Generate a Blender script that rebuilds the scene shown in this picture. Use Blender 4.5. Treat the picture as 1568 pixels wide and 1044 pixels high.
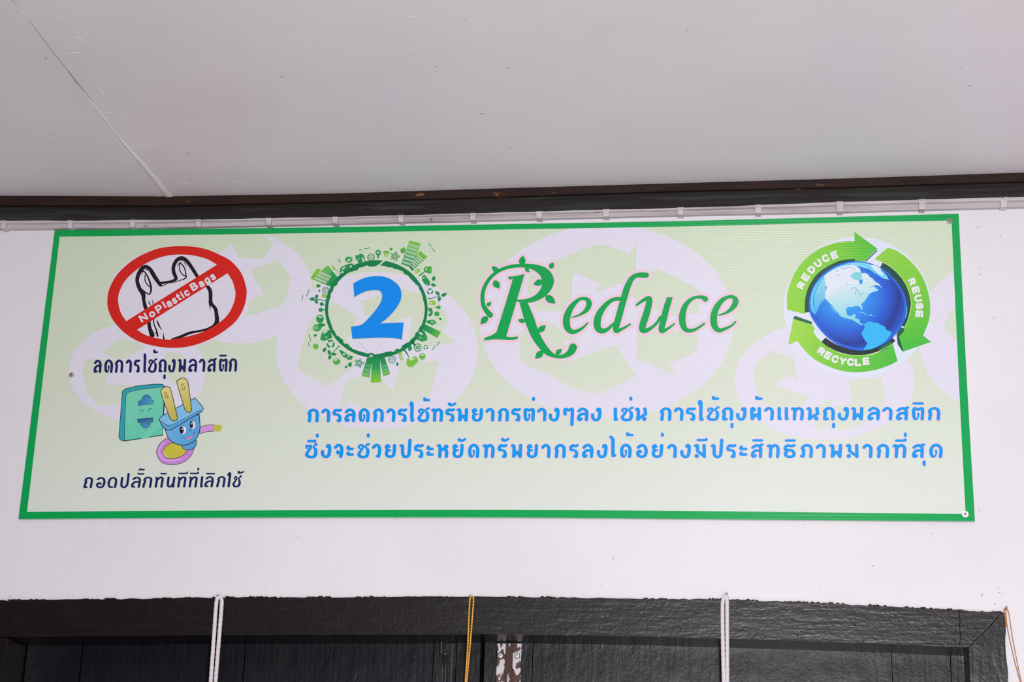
import bpy, math, random
from mathutils import Matrix, Vector
from mathutils.geometry import delaunay_2d_cdt

random.seed(7)
scene = bpy.context.scene
for o in list(bpy.data.objects):
    bpy.data.objects.remove(o)

# ------------------------------------------------------------------ camera
F_PX = 2827.0
D = 2.219                 # camera to wall, metres
EYE = 1.62
ROT = ((0.99184422, 0.00969785, 0.12708653),
       (0.12312107, -0.33073524, -0.93565774),
       (0.03295812, 0.94367375, -0.32923185))
cam_data = bpy.data.cameras.new('camera')
cam_data.sensor_width = 36.0
cam_data.lens = F_PX / 1568.0 * 36.0
cam_data.clip_start = 0.02
cam = bpy.data.objects.new('camera', cam_data)
scene.collection.objects.link(cam)
m = Matrix(ROT).to_4x4()
m.translation = Vector((0.0, -D, EYE))
cam.matrix_world = m
scene.camera = cam

# ------------------------------------------------------------------ exposure, sky, lamps
scene.view_settings.view_transform = 'Standard'
scene.view_settings.look = 'None'
scene.view_settings.gamma = 1.0
scene.view_settings.use_curve_mapping = False
scene.view_settings.exposure = 0.0

world = bpy.data.worlds.new('sky')
scene.world = world
world.use_nodes = True
bg = world.node_tree.nodes['Background']
bg.inputs[0].default_value = (0.93, 0.93, 1.0, 1)
bg.inputs[1].default_value = 0.04


def area_light(name, loc, target, size, power, color, size_y=None):
    ld = bpy.data.lights.new(name, 'AREA')
    ld.shape = 'RECTANGLE' if size_y else 'DISK'
    ld.size = size
    if size_y:
        ld.size_y = size_y
    ld.energy = power
    ld.color = color
    lo = bpy.data.objects.new(name, ld)
    lo.location = loc
    d = Vector(target) - Vector(loc)
    lo.rotation_euler = d.to_track_quat('-Z', 'Y').to_euler()
    scene.collection.objects.link(lo)
    return lo


# the photographer's flash, just above the lens
area_light('flash', (0.10, -D + 0.02, EYE + 0.16), (0.05, 0.0, 2.5), 0.14, 39.0, (1.0, 0.99, 1.0))
# added fill lamp, low behind the camera, aimed up to brighten the ceiling
area_light('ceiling_fill', (0.5, -3.3, 0.25), (0.1, -0.3, 2.6), 2.2, 36.0, (1.0, 0.985, 1.0), 1.4)


# ------------------------------------------------------------------ helpers
def P(px, py, Y=0.0):
    """point of the vertical plane y = Y seen at photo position (px, py)"""
    c = (px - 784.0, 522.0 - py, -F_PX)
    r = [sum(ROT[i][k] * c[k] for k in range(3)) for i in range(3)]
    s = (D + Y) / r[1]
    return Vector((r[0] * s, Y, EYE + r[2] * s))


def PZ(px, py, Z):
    """point of the horizontal plane z = Z"""
    c = (px - 784.0, 522.0 - py, -F_PX)
    r = [sum(ROT[i][k] * c[k] for k in range(3)) for i in range(3)]
    s = (Z - EYE) / r[2]
    return Vector((r[0] * s, -D + r[1] * s, Z))


def lin(c):
    c = c / 255.0
    return c / 12.92 if c <= 0.04045 else ((c + 0.055) / 1.055) ** 2.4


def rgb(r, g, b):
    return (lin(r), lin(g), lin(b), 1.0)


def link(o, parent=None):
    scene.collection.objects.link(o)
    if parent is not None:
        bpy.context.view_layer.update()
        o.parent = parent
        o.matrix_parent_inverse = parent.matrix_world.inverted()
    return o


def mesh_obj(name, verts, faces, mats, parent=None, idx=None, smooth=False):
    me = bpy.data.meshes.new(name)
    me.from_pydata([tuple(v) for v in verts], [], faces)
    if not isinstance(mats, (list, tuple)):
        mats = [mats]
    for mm in mats:
        me.materials.append(mm)
    if idx:
        me.polygons.foreach_set('material_index', idx)
    if smooth:
        me.polygons.foreach_set('use_smooth', [True] * len(me.polygons))
    me.update()
    return link(bpy.data.objects.new(name, me), parent)


def empty(name, loc, parent=None):
    o = bpy.data.objects.new(name, None)
    o.empty_display_size = 0.05
    o.location = loc
    link(o, parent)
    bpy.context.view_layer.update()
    return o


def tag(o, label=None, cat=None, group=None, kind=None):
    if label:
        o['label'] = label
    if cat:
        o['category'] = cat
    if group:
        o['group'] = group
    if kind:
        o['kind'] = kind
    return o


# --- path tools, in photo units --------------------------------------------
def T(x0, y0, s):
    return lambda pts: [(x0 + p[0] / s, y0 + p[1] / s) + tuple(p[2:]) for p in pts]


def parse(txt):
    out = []
    for w in txt.split():
        c = w.endswith('!')
        x, y = w.rstrip('!').split(',')
        out.append((float(x), float(y), c))
    return out


def catmull(p0, p1, p2, p3, t):
    t2, t3 = t * t, t * t * t
    return tuple(0.5 * (2 * b + (c - a) * t + (2 * a - 5 * b + 4 * c - d) * t2 + (3 * b - a - 3 * c + d) * t3)
                 for a, b, c, d in zip(p0, p1, p2, p3))


def smooth_closed(txt, tr=None, n=5):
    """closed outline; points marked ! are corners, others are smoothed"""
    pts = parse(txt) if isinstance(txt, str) else txt
    if tr:
        pts = tr(pts)
    N = len(pts)
    out = []
    for i in range(N):
        a, b = pts[i], pts[(i + 1) % N]
        p1, p2 = a[:2], b[:2]
        if a[2] and b[2]:
            out.append(p1)
            continue
        p0 = pts[i - 1][:2] if not a[2] else (2 * p1[0] - p2[0], 2 * p1[1] - p2[1])
        p3 = pts[(i + 2) % N][:2] if not b[2] else (2 * p2[0] - p1[0], 2 * p2[1] - p1[1])
        for k in range(n):
            out.append(catmull(p0, p1, p2, p3, k / n))
    return out


def smooth_open(pts, n=4):
    if len(pts) < 3:
        return pts
    out = []
    for i in range(len(pts) - 1):
        p1, p2 = pts[i], pts[i + 1]
        p0 = pts[i - 1] if i else tuple(2 * a - b for a, b in zip(p1, p2))
        p3 = pts[i + 2] if i + 2 < len(pts) else tuple(2 * b - a for a, b in zip(p1, p2))
        for k in range(n):
            out.append(catmull(p0, p1, p2, p3, k / n))
    out.append(tuple(pts[-1]))
    return out


def stroke(pts, w=None, n=4, cap=True, asp=1.0, seg=10):
    """faces (polygons) covering a thick line; pts (x, y[, w]); asp = pen width / pen height"""
    if w is not None:
        pts = [(p[0], p[1], w) for p in pts]
    pts = smooth_open(pts, n)
    pts = [(p[0] / asp, p[1], max(p[2], 0.05)) for p in pts]
    polys = []
    for i in range(len(pts) - 1):
        a, b = pts[i], pts[i + 1]
        dx, dy = b[0] - a[0], b[1] - a[1]
        L = math.hypot(dx, dy)
        if L < 1e-6:
            continue
        nx, ny = -dy / L, dx / L
        ra, rb = a[2] / 2, b[2] / 2
        polys.append([(a[0] + nx * ra, a[1] + ny * ra), (b[0] + nx * rb, b[1] + ny * rb),
                      (b[0] - nx * rb, b[1] - ny * rb), (a[0] - nx * ra, a[1] - ny * ra)])
    for i, p in enumerate(pts):
        if not cap and i in (0, len(pts) - 1):
            continue
        r = p[2] / 2
        polys.append([(p[0] + r * math.cos(6.28318 * k / seg + .1), p[1] + r * math.sin(6.28318 * k / seg + .1))
                      for k in range(seg)])
    return [[(x * asp, y) for x, y in q] for q in polys]


def ell(cx, cy, rx, ry, n=24, a0=0.0):
    return [(cx + rx * math.cos(6.283185 * k / n + a0), cy + ry * math.sin(6.283185 * k / n + a0)) for k in range(n)]


def outline(poly, w):
    return stroke([(p[0], p[1]) for p in poly] + [poly[0][:2]], w, n=1, seg=8)


def fill(adds, subs=(), clip=None):
    """triangles of (union of adds) minus (union of subs), inside clip"""
    V, E, Fc = [], [], []
    kinds = []
    for k, group in (('a', adds), ('s', subs), ('c', [clip] if clip else [])):
        for poly in group:
            ar = sum(p[0] * q[1] - q[0] * p[1] for p, q in zip(poly, list(poly[1:]) + [poly[0]]))
            if abs(ar) < 1e-9:
                continue
            if ar < 0:
                poly = list(poly)[::-1]
            b = len(V)
            V += [Vector((p[0], p[1])) for p in poly]
            Fc.append(list(range(b, b + len(poly))))
            kinds.append(k)
    v, e, f, ov, oe, of = delaunay_2d_cdt(V, E, Fc, 1, 1e-4)
    tris = []
    for tri, org in zip(f, of):
        ks = {kinds[i] for i in org}
        if 'a' in ks and 's' not in ks and (clip is None or 'c' in ks):
            tris.append(tuple(tri))
    return [tuple(p) for p in v], tris


# ------------------------------------------------------------------ materials
MATS = {}


def nodes_of(name):
    mt = bpy.data.materials.new(name)
    mt.use_nodes = True
    nt = mt.node_tree
    return mt, nt, nt.nodes['Principled BSDF']


def N(nt, typ, **kw):
    n = nt.nodes.new(typ)
    for k, v in kw.items():
        setattr(n, k, v)
    return n


def math_node(nt, op, a, b=None):
    n = N(nt, 'ShaderNodeMath', operation=op)
    for i, q in enumerate((a, b)):
        if q is None:
            continue
        if isinstance(q, (int, float)):
            n.inputs[i].default_value = q
        else:
            nt.links.new(q, n.inputs[i])
    return n.outputs[0]


def flute_bump(nt, bsdf):
    """shallow horizontal flutes of the corrugated plastic board"""
    geo = N(nt, 'ShaderNodeNewGeometry')
    sep = N(nt, 'ShaderNodeSeparateXYZ')
    nt.links.new(geo.outputs['Position'], sep.inputs[0])
    ph = math_node(nt, 'MULTIPLY', sep.outputs['Z'], 6.28318 / 0.0035)
    nz = N(nt, 'ShaderNodeTexNoise')
    nz.inputs['Scale'].default_value = 1.0
    mp = N(nt, 'ShaderNodeMapping')
    mp.inputs['Scale'].default_value = (3.0, 3.0, 90.0)
    nt.links.new(geo.outputs['Position'], mp.inputs[0])
    nt.links.new(mp.outputs[0], nz.inputs['Vector'])
    s = math_node(nt, 'SINE', ph)
    h = math_node(nt, 'ADD', math_node(nt, 'MULTIPLY', s, 0.5), math_node(nt, 'MULTIPLY', nz.outputs[0], 1.2))
    bp = N(nt, 'ShaderNodeBump')
    bp.inputs['Strength'].default_value = 0.75
    bp.inputs['Distance'].default_value = 0.00020
    nt.links.new(h, bp.inputs['Height'])
    nt.links.new(bp.outputs[0], bsdf.inputs['Normal'])


def ink(r, g, b):
    key = ('ink', r, g, b)
    if key not in MATS:
        mt, nt, bs = nodes_of('printed_ink')
        bs.inputs['Base Color'].default_value = rgb(r, g, b)
        bs.inputs['Roughness'].default_value = 0.19
        bs.inputs['Specular IOR Level'].default_value = 0.36
        flute_bump(nt, bs)
        MATS[key] = mt
    return MATS[key]


def ink_grad(p0, p1, stops, radial=None):
    """printed colour gradient running on the sheet from p0 to p1 (or radially from p0, radius p1-p0)"""
    mt, nt, bs = nodes_of('printed_gradient')
    a, b = P(*p0, SIGN_Y), P(*p1, SIGN_Y)
    geo = N(nt, 'ShaderNodeNewGeometry')
    sub = N(nt, 'ShaderNodeVectorMath', operation='SUBTRACT')
    nt.links.new(geo.outputs['Position'], sub.inputs[0])
    sub.inputs[1].default_value = a
    if radial:
        ln = N(nt, 'ShaderNodeVectorMath', operation='LENGTH')
        nt.links.new(sub.outputs[0], ln.inputs[0])
        fac = math_node(nt, 'DIVIDE', ln.outputs['Value'], (b - a).length)
    else:
        dt = N(nt, 'ShaderNodeVectorMath', operation='DOT_PRODUCT')
        nt.links.new(sub.outputs[0], dt.inputs[0])
        d = (b - a) / (b - a).length_squared
        dt.inputs[1].default_value = d
        fac = dt.outputs['Value']
    cr = N(nt, 'ShaderNodeValToRGB')
    nt.links.new(fac, cr.inputs[0])
    el = cr.color_ramp.elements
    while len(el) < len(stops):
        el.new(0.5)
    for e, (pos, c) in zip(el, stops):
        e.position = pos
        e.color = rgb(*c)
    nt.links.new(cr.outputs[0], bs.inputs['Base Color'])
    bs.inputs['Roughness'].default_value = 0.19
    bs.inputs['Specular IOR Level'].default_value = 0.36
    flute_bump(nt, bs)
    return mt


def surf(name, col, rough=0.6, spec=0.4, bump=(), mottles=(), metallic=0.0):
    """bump: (scale xyz, strength, distance, detail); mottles: (scale xyz, lo, hi, colour)"""
    mt, nt, bs = nodes_of(name)
    bs.inputs['Roughness'].default_value = rough
    bs.inputs['Specular IOR Level'].default_value = spec
    bs.inputs['Metallic'].default_value = metallic
    geo = N(nt, 'ShaderNodeNewGeometry')
    colsock = None
    base = N(nt, 'ShaderNodeRGB')
    base.outputs[0].default_value = rgb(*col)
    colsock = base.outputs[0]
    for sc, lo, hi, c in mottles:
        mp = N(nt, 'ShaderNodeMapping')
        mp.inputs['Scale'].default_value = sc
        mp.inputs['Location'].default_value = (len(nt.nodes) * 1.7, 3.1, 0.4)
        nz = N(nt, 'ShaderNodeTexNoise')
        nz.inputs['Scale'].default_value = 1.0
        nz.inputs['Detail'].default_value = 5.0
        nt.links.new(geo.outputs['Position'], mp.inputs[0])
        nt.links.new(mp.outputs[0], nz.inputs['Vector'])
        mr = N(nt, 'ShaderNodeMapRange')
        mr.inputs['From Min'].default_value = lo
        mr.inputs['From Max'].default_value = hi
        nt.links.new(nz.outputs[0], mr.inputs['Value'])
        mx = N(nt, 'ShaderNodeMix', data_type='RGBA')
        nt.links.new(mr.outputs[0], mx.inputs['Factor'])
        nt.links.new(colsock, mx.inputs['A'])
        mx.inputs['B'].default_value = rgb(*c)
        colsock = mx.outputs['Result']
    nt.links.new(colsock, bs.inputs['Base Color'])
    prev = None
    for sc, st, dist, det in bump:
        mp = N(nt, 'ShaderNodeMapping')
        mp.inputs['Scale'].default_value = sc
        nz = N(nt, 'ShaderNodeTexNoise')
        nz.inputs['Scale'].default_value = 1.0
        nz.inputs['Detail'].default_value = det
        nt.links.new(geo.outputs['Position'], mp.inputs[0])
        nt.links.new(mp.outputs[0], nz.inputs['Vector'])
        bp = N(nt, 'ShaderNodeBump')
        bp.inputs['Strength'].default_value = st
        bp.inputs['Distance'].default_value = dist
        nt.links.new(nz.outputs[0], bp.inputs['Height'])
        if prev:
            nt.links.new(prev, bp.inputs['Normal'])
        prev = bp.outputs[0]
    if prev:
        nt.links.new(prev, bs.inputs['Normal'])
    return mt


M_WALL = surf('white_wall_paint', (222, 218, 223), 0.55, 0.3,
              bump=(((60, 60, 25), 0.35, 0.002, 4), ((400, 400, 120), 0.25, 0.0006, 3)),
              mottles=(((3, 3, 3), 0.45, 0.75, (215, 209, 215)), ((70, 70, 110), 0.735, 0.76, (150, 140, 135)),))
M_CEIL = surf('ceiling_paint', (224, 216, 221), 0.42, 0.45,
              bump=(((14, 14, 14), 0.12, 0.004, 3), ((120, 50, 120), 0.12, 0.0008, 4)),
              mottles=(((4, 5, 4), 0.4, 0.8, (217, 209, 211)), ((60, 90, 60), 0.73, 0.76, (150, 138, 136))))
M_FILL = surf('joint_filler', (226, 219, 222), 0.5, 0.4, bump=(((150, 90, 90), 0.5, 0.002, 3),))
M_SMEAR = surf('ceiling_smear', (228, 221, 225), 0.45, 0.4)
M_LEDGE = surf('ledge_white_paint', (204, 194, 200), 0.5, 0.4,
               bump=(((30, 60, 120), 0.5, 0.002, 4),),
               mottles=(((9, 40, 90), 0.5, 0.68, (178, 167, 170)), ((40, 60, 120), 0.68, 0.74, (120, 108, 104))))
M_LEDGE2 = surf('ledge_shade_and_grime', (184, 175, 178), 0.55, 0.35,  # groove shade put into the darker base colour; mottles are grime
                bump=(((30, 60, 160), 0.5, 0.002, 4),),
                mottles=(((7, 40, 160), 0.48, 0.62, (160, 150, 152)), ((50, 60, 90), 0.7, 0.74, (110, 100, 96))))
M_BROWN = surf('brown_stained_batten', (42, 25, 20), 0.55, 0.22,
               bump=(((20, 60, 200), 0.5, 0.001, 4),),
               mottles=(((14, 30, 60), 0.5, 0.6, (32, 20, 20)), ((30, 60, 90), 0.68, 0.75, (150, 96, 60))))
M_SLATE = surf('black_green_batten', (33, 28, 27), 0.55, 0.22,
               bump=(((12, 60, 260), 0.6, 0.001, 4),),
               mottles=(((8, 30, 160), 0.48, 0.62, (46, 48, 46)), ((5, 30, 90), 0.55, 0.7, (30, 24, 27))))
M_FRAME = surf('black_frame_paint', (17, 9, 11), 0.33, 0.42,
               bump=(((22, 60, 190), 0.5, 0.0008, 6), ((260, 180, 300), 0.35, 0.0006, 3), ((70, 70, 90), 0.4, 0.001, 3)),
               mottles=(((20, 40, 160), 0.55, 0.7, (27, 22, 23)), ((90, 90, 120), 0.7, 0.73, (6, 5, 5))))
M_JAMB = surf('black_jamb_paint', (18, 12, 15), 0.33, 0.45,
              bump=(((150, 60, 26), 0.45, 0.001, 6), ((260, 180, 260), 0.35, 0.0006, 3), ((60, 70, 60), 0.4, 0.0014, 3)))
M_LEAF = surf('black_door_paint', (14, 11, 20), 0.36, 0.32,
              bump=(((190, 60, 22), 0.4, 0.0008, 6), ((40, 40, 30), 0.4, 0.002, 4), ((300, 200, 300), 0.3, 0.0005, 2)),
              mottles=(((20, 40, 8), 0.55, 0.75, (22, 21, 25)),))
M_DARK = surf('dark_gap', (6, 5, 5), 0.9, 0.1)
M_RUST = surf('rusty_flaked_metal', (205, 198, 205), 0.55, 0.4,
              bump=(((150, 100, 60), 0.5, 0.001, 4),),
              mottles=(((120, 60, 70), 0.47, 0.5, (78, 46, 32)),))
M_RUST2 = surf('brown_rusty_metal', (66, 36, 24), 0.6, 0.4,
               bump=(((120, 100, 30), 0.6, 0.001, 4),),
               mottles=(((150, 60, 50), 0.6, 0.63, (196, 188, 190)), ((40, 60, 30), 0.5, 0.7, (44, 26, 22))))
M_STEEL = surf('grey_steel', (120, 118, 122), 0.35, 0.6, metallic=0.7)
M_BOLT = surf('dull_bolt_steel', (64, 60, 66), 0.4, 0.6, bump=(((90, 90, 30), 0.3, 0.0006, 3),), metallic=0.4,
              mottles=(((60, 60, 50), 0.55, 0.62, (70, 46, 42)),))
M_SCREWW = surf('white_screw_head', (244, 240, 242), 0.4, 0.5)
M_SCREWO = surf('dull_screw_head', (176, 160, 156), 0.4, 0.5, metallic=0.25)
M_SLOT = surf('screw_recess', (62, 48, 46), 0.7, 0.3)
M_CORD = surf('white_cotton_cord', (214, 205, 210), 0.9, 0.1, bump=(((500, 500, 350), 0.5, 0.0008, 2),))
M_GOLD = surf('gold_thread', (206, 150, 48), 0.45, 0.6, metallic=0.25)
M_ORANGE = surf('orange_thread', (196, 132, 76), 0.7, 0.3)
M_NAIL = surf('grey_nail', (150, 142, 146), 0.5, 0.5)
M_BOARD = surf('white_plastic_sheet', (222, 222, 220), 0.4, 0.4)
M_FLOOR = surf('concrete_floor', (150, 144, 140), 0.8, 0.2, mottles=(((2, 2, 2), 0.4, 0.7, (130, 124, 120)),))

SIGN_Y = -0.0065
EPS = 0.00006


# ------------------------------------------------------------------ solid helpers
def solid(name, polys, subs, y_front, y_back, mat, parent=None, y_map=None):
    """a real solid: outline on the plane y_front (photo units), extruded straight back to y_back"""
    v, t = fill(polys, subs)
    front = [P(p[0], p[1], y_front) for p in v]
    return solid_world(name, front, t, y_front, y_back, mat, parent)


def solid_world(name, front, t, y_front, y_back, mat, parent=None):
    n = len(front)
    verts = list(front) + [Vector((q.x, y_back, q.z)) for q in front]
    faces = []
    cnt = {}
    for a, b, c in t:
        faces.append((a, b, c))
        faces.append((c + n, b + n, a + n))
        for e in ((a, b), (b, c), (c, a)):
            cnt[e] = 1
    for (a, b) in list(cnt):
        if (b, a) not in cnt:
            faces.append((b, a, a + n, b + n))
    o = mesh_obj(name, verts, faces, mat, parent)
    import bmesh
    bm = bmesh.new()
    bm.from_mesh(o.data)
    bmesh.ops.recalc_face_normals(bm, faces=bm.faces)
    bm.to_mesh(o.data)
    bm.free()
    return o


def box(name, x0, x1, y0, y1, z0, z1, mat, parent=None, bevel=0.0):
    import bmesh
    bm = bmesh.new()
    bmesh.ops.create_cube(bm, size=1.0)
    for v in bm.verts:
        v.co = Vector(((x0 + x1) / 2 + v.co.x * (x1 - x0), (y0 + y1) / 2 + v.co.y * (y1 - y0),
                       (z0 + z1) / 2 + v.co.z * (z1 - z0)))
    if bevel:
        bmesh.ops.bevel(bm, geom=list(bm.edges), offset=bevel, segments=2, affect='EDGES')
    me = bpy.data.meshes.new(name)
    bm.to_mesh(me)
    bm.free()
    me.materials.append(mat)
    return link(bpy.data.objects.new(name, me), parent)


def tube(name, pts, rad, mat, parent=None, seg=8, wob=0.0, twist=0.0):
    """tube through world points; twist > 0 gives a twisted cord relief"""
    verts, faces = [], []
    n = len(pts)
    for i, p in enumerate(pts):
        a = pts[max(i - 1, 0)]
        b = pts[min(i + 1, n - 1)]
        d = (b - a).normalized()
        u = d.cross(Vector((0, 1, 0)))
        if u.length < 1e-3:
            u = Vector((1, 0, 0))
        u.normalize()
        w = d.cross(u)
        for k in range(seg):
            an = 6.283185 * k / seg
            r = rad * (1 + wob * math.sin(2 * an + twist * i)) if twist else rad
            verts.append(p + u * (r * math.cos(an)) + w * (r * math.sin(an)))
    for i in range(n - 1):
        for k in range(seg):
            faces.append((i * seg + k, i * seg + (k + 1) % seg, (i + 1) * seg + (k + 1) % seg, (i + 1) * seg + k))
    faces.append(tuple(range(seg))[::-1])
    faces.append(tuple((n - 1) * seg + k for k in range(seg)))
    return mesh_obj(name, verts, faces, mat, parent, smooth=True)


# =================================================================== the setting
CEIL_PTS = [(0, 299.3), (255, 300.5), (500, 296.5), (775, 288), (1050, 280), (1300, 273), (1568, 264)]
_c = [P(px, py, -0.03) for px, py in CEIL_PTS]


def interp(pts, x):
    if x <= pts[0][0]:
        return pts[0][1]
    for (a, b), (c, d) in zip(pts, pts[1:]):
        if x <= c:
            return b + (d - b) * (x - a) / (c - a)
    return pts[-1][1]


def z_ceil(x):
    return interp([(q.x, q.z) for q in _c], x)


# wall: one slab with the door opening
XA, XB = -0.9277, 0.2535            # clear opening between the jambs
XL, XR = XA - 0.045, 0.2985
wall_poly = [(-3.0, 0.0), (XL + .01, 0.0), (XL + .01, 2.045), (XR - .01, 2.045), (XR - .01, 0.0), (2.6, 0.0), (2.6, 2.72), (-3.0, 2.72)]
v, t = fill([wall_poly])
wall = o = solid_world('wall_back', [Vector((a, 0.0, b)) for a, b in v], t, 0.0, 0.14, M_WALL)
tag(o, kind='structure')
o = box('floor', -3.5, 3.5, -5.0, 1.2, -0.1, 0.0, M_FLOOR)
tag(o, kind='structure')

# ceiling: two painted sheets that meet in a filled joint square to the wall
ceiling = empty('ceiling', (0, -0.5, 2.6))
tag(ceiling, kind='structure')
seam_px = [(18, 0), (32, 16), (55, 46), (70, 66), (85, 85), (104.5, 109), (120, 130), (136, 149), (150.6, 168), (177, 202),
           (205, 236), (230, 264), (258, 300)]
seam = [PZ(px, py, z_ceil(-0.78)) for px, py in seam_px]


def ceiling_sheet(name, right):
    xs = [0.0, 0.02] + [0.05 + .06 * k for k in range(24)] + [1.6 + .3 * k for k in range(7)] if right else [0.0, -0.02] + [-0.05 - .1 * k for k in range(5)] + [-.7 - .4 * k for k in range(5)]
    ys = [(s.y, s.x) for s in seam]
    ys = [(-1.7, seam[0].x)] + ys + [(0.0, seam[-1].x)]
    gap = 0.0009
    verts, faces = [], []
    nx = len(xs)
    for y, sx in ys:
        for x in xs:
            xx = sx + x + (gap if right else -gap) * (1.0 if y < -0.3 else 0.6) * (2.2 if -0.36 < y < -0.33 else 1.0)
            verts.append((xx, y, z_ceil(xx)))
    ny = len(ys)
    for z in (0, 1):
        for i in range(ny - 1):
            for j in range(nx - 1):
                a = z * nx * ny + i * nx + j
                f = (a, a + 1, a + nx + 1, a + nx)
                faces.append(f if z else f[::-1])
    verts += [(a, b, c + 0.009) for a, b, c in verts]
    rim = [(j, j + 1) for j in range(nx - 1)] + [(j + (ny - 1) * nx + 1, j + (ny - 1) * nx) for j in range(nx - 1)]
    rim += [((i + 1) * nx, i * nx) for i in range(ny - 1)] + [(i * nx + nx - 1, (i + 1) * nx + nx - 1) for i in range(ny - 1)]
    q = nx * ny
    for a, b in rim:
        faces.append((a, b, b + q, a + q))
    return mesh_obj(name, verts, faces, M_CEIL, ceiling, smooth=False)


ceiling_sheet('ceiling_sheet', False)
ceiling_sheet('ceiling_sheet', True)
box('backing', -2.9, 2.5, -1.7, 0.0, 2.625, 2.66, M_DARK, ceiling)


def flat_blob(pts, w, thick, mat, name, parent):
    """a raised smear of filler along world points on the underside of the ceiling"""
    verts, faces = [], []
    for i, p in enumerate(pts):
        a, b = pts[max(0, i - 1)], pts[min(len(pts) - 1, i + 1)]
        d = (b - a).normalized()
        nn = Vector((d.y, -d.x, 0))
        ww = w[i] if isinstance(w, list) else w * math.sin(math.pi * (i + .5) / len(pts))
        verts += [p - nn * ww, p - nn * ww * .4 - Vector((0, 0, thick)), p + nn * ww * .4 - Vector((0, 0, thick)), p + nn * ww]
    for i in range(len(pts) - 1):
        for k in range(3):
            faces.append((4 * i + k, 4 * i + k + 1, 4 * i + 5 + k, 4 * i + 4 + k))
    return verts, faces


bv, bf = [], []


def add_blob(px_pts, w, thick=0.0009):
    pts = [PZ(a, b, 0) for a, b in px_pts]
    pts = []
    for a, b in px_pts:
        z = z_ceil(PZ(a, b, 2.602).x)
        pts.append(PZ(a, b, z) + Vector((0, 0, 0.0001)))
    v_, f_ = flat_blob(pts, w, thick, None, '', None)
    k = len(bv)
    bv.extend(v_)
    bf.extend([tuple(i + k for i in f) for f in f_])


add_blob([(177, 203), (192, 222), (208, 240), (219, 252), (230, 266), (241, 279), (250, 291), (259, 301)],
         [0.0006, 0.0022, 0.003, 0.0046, 0.0042, 0.0058, 0.0052, 0.0066], 0.0014)
add_blob([(128, 142), (140, 156), (152, 171), (165, 188), (178, 204)], [.0006, .0012, .0014, .0012, .0006], 0.0008)
add_blob([(20, 3), (35, 20), (52, 44)], [.0005, .001, .0006], 0.0005)
o = mesh_obj('filler_ridge', bv, bf, M_FILL, ceiling, smooth=True)
tag(o, 'lumpy white filler along the ceiling joint')
bv, bf = [], []
for pl, w in (([(150, 136), (155, 140), (158, 146), (164, 149)], .002), ([(160, 172), (168, 173), (177, 171)], .0016),
              ([(134, 172), (139, 174), (142, 175)], .0028), ([(115, 166), (120, 167)], .0016), ([(113, 56), (122, 59), (134, 65)], .0012),
              ([(98, 84), (112, 81), (126, 80)], .001), ([(205, 223), (225, 223), (240, 222)], .0012), ([(228, 213), (233, 213)], .0016),
              ([(358, 279), (366, 279), (370, 280)], .0022), ([(276, 281), (284, 282), (294, 282)], .0014), ([(624, 26), (633, 25), (643, 24)], .0014),
              ([(684, 288), (692, 287), (698, 289)], .0032), ([(748, 202), (758, 202)], .001), ([(1118, 145), (1125, 146)], .0012),
              ([(1075, 278), (1082, 277)], .0024), ([(1283, 272), (1296, 272)], .0022), ([(1532, 263), (1540, 262)], .0032),
              ([(330, 279), (334, 280)], .0014), ([(570, 258), (576, 259)], .001), ([(84, 22), (92, 26), (98, 24)], .0008), ([(186, 178), (200, 186)], .0012),
              ([(1405, 208), (1414, 210)], .001), ([(150, 120), (160, 128), (166, 124)], .0009)):
    add_blob(pl, w * 1.15, 0.00035)
o = mesh_obj('paint_smear', bv, bf, M_SMEAR, ceiling, smooth=True)
tag(o, 'small raised paint smears', kind='stuff')

# dark specks on the wall paint
sv, sf = [], []
for (px, py, r_) in ((1497, 348, 1.6), (1532, 362, 1.3), (1499, 411, 1.2), (1500, 420, 1.2), (1499.5, 781, 1.1), (1429, 803.5, 1.2), (1427.5, 817, 1.1), (1491.5, 816, .8),
                     (1530, 907, 1.4), (1535, 909, 1.2), (1528, 901, 1.2), (1232, 803.5, 1.1), (170, 800.5, .9), (1552, 508, .9), (1563, 538, .8), (1522, 487, 1.0), (1524, 925, 1.6),
                     (15, 914, 1.2), (105, 911, .9), (178, 911.5, .9), (455, 823, .9), (1256, 900, .8), (1040, 893, .7)):
    k0 = len(sv)
    sv += [P(px + r_ * random.uniform(.6, 1.2) * math.cos(6.283 * k / 7), py + r_ * random.uniform(.5, 1.0) * math.sin(6.283 * k / 7), -0.0004) for k in range(7)]
    sf.append(tuple(range(k0, k0 + 7)))
M_SPECK = surf('wall_speck_grime', (150, 138, 138), 0.8, 0.2)
tag(mesh_obj('grime_speck', sv, sf, M_SPECK, wall), 'tiny grey specks on the white paint', kind='stuff')


# dark battens under the ceiling and the white ledge below them
def rail(name, top, bot, y_front, y_back, mat, parent=None, z_up=0.0, jit=0.0, step=None):
    tp = [P(a, b, y_front) for a, b in top]
    bt = [P(a, b, y_front) for a, b in bot]
    tpp = [(q.x, q.z) for q in tp]
    btt = [(q.x, q.z) for q in bt]
    x0, x1 = -2.9, 2.5
    n = 240
    verts, faces = [], []
    for i in range(n + 1):
        x = x0 + (x1 - x0) * i / n
        za = interp(btt, x) + random.uniform(-jit, jit)
        zb = interp(tpp, x) + z_up
        verts += [(x, y_front, za), (x, y_front, zb), (x, y_back, zb), (x, y_back, za)]
    for i in range(n):
        a = 4 * i
        for k in range(4):
            l = (k + 1) % 4
            faces.append((a + k, a + 4 + k, a + 4 + l, a + l))
    faces += [(0, 1, 2, 3), (4 * n + 3, 4 * n + 2, 4 * n + 1, 4 * n)]
    return mesh_obj(name, verts, faces, mat, parent)


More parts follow.
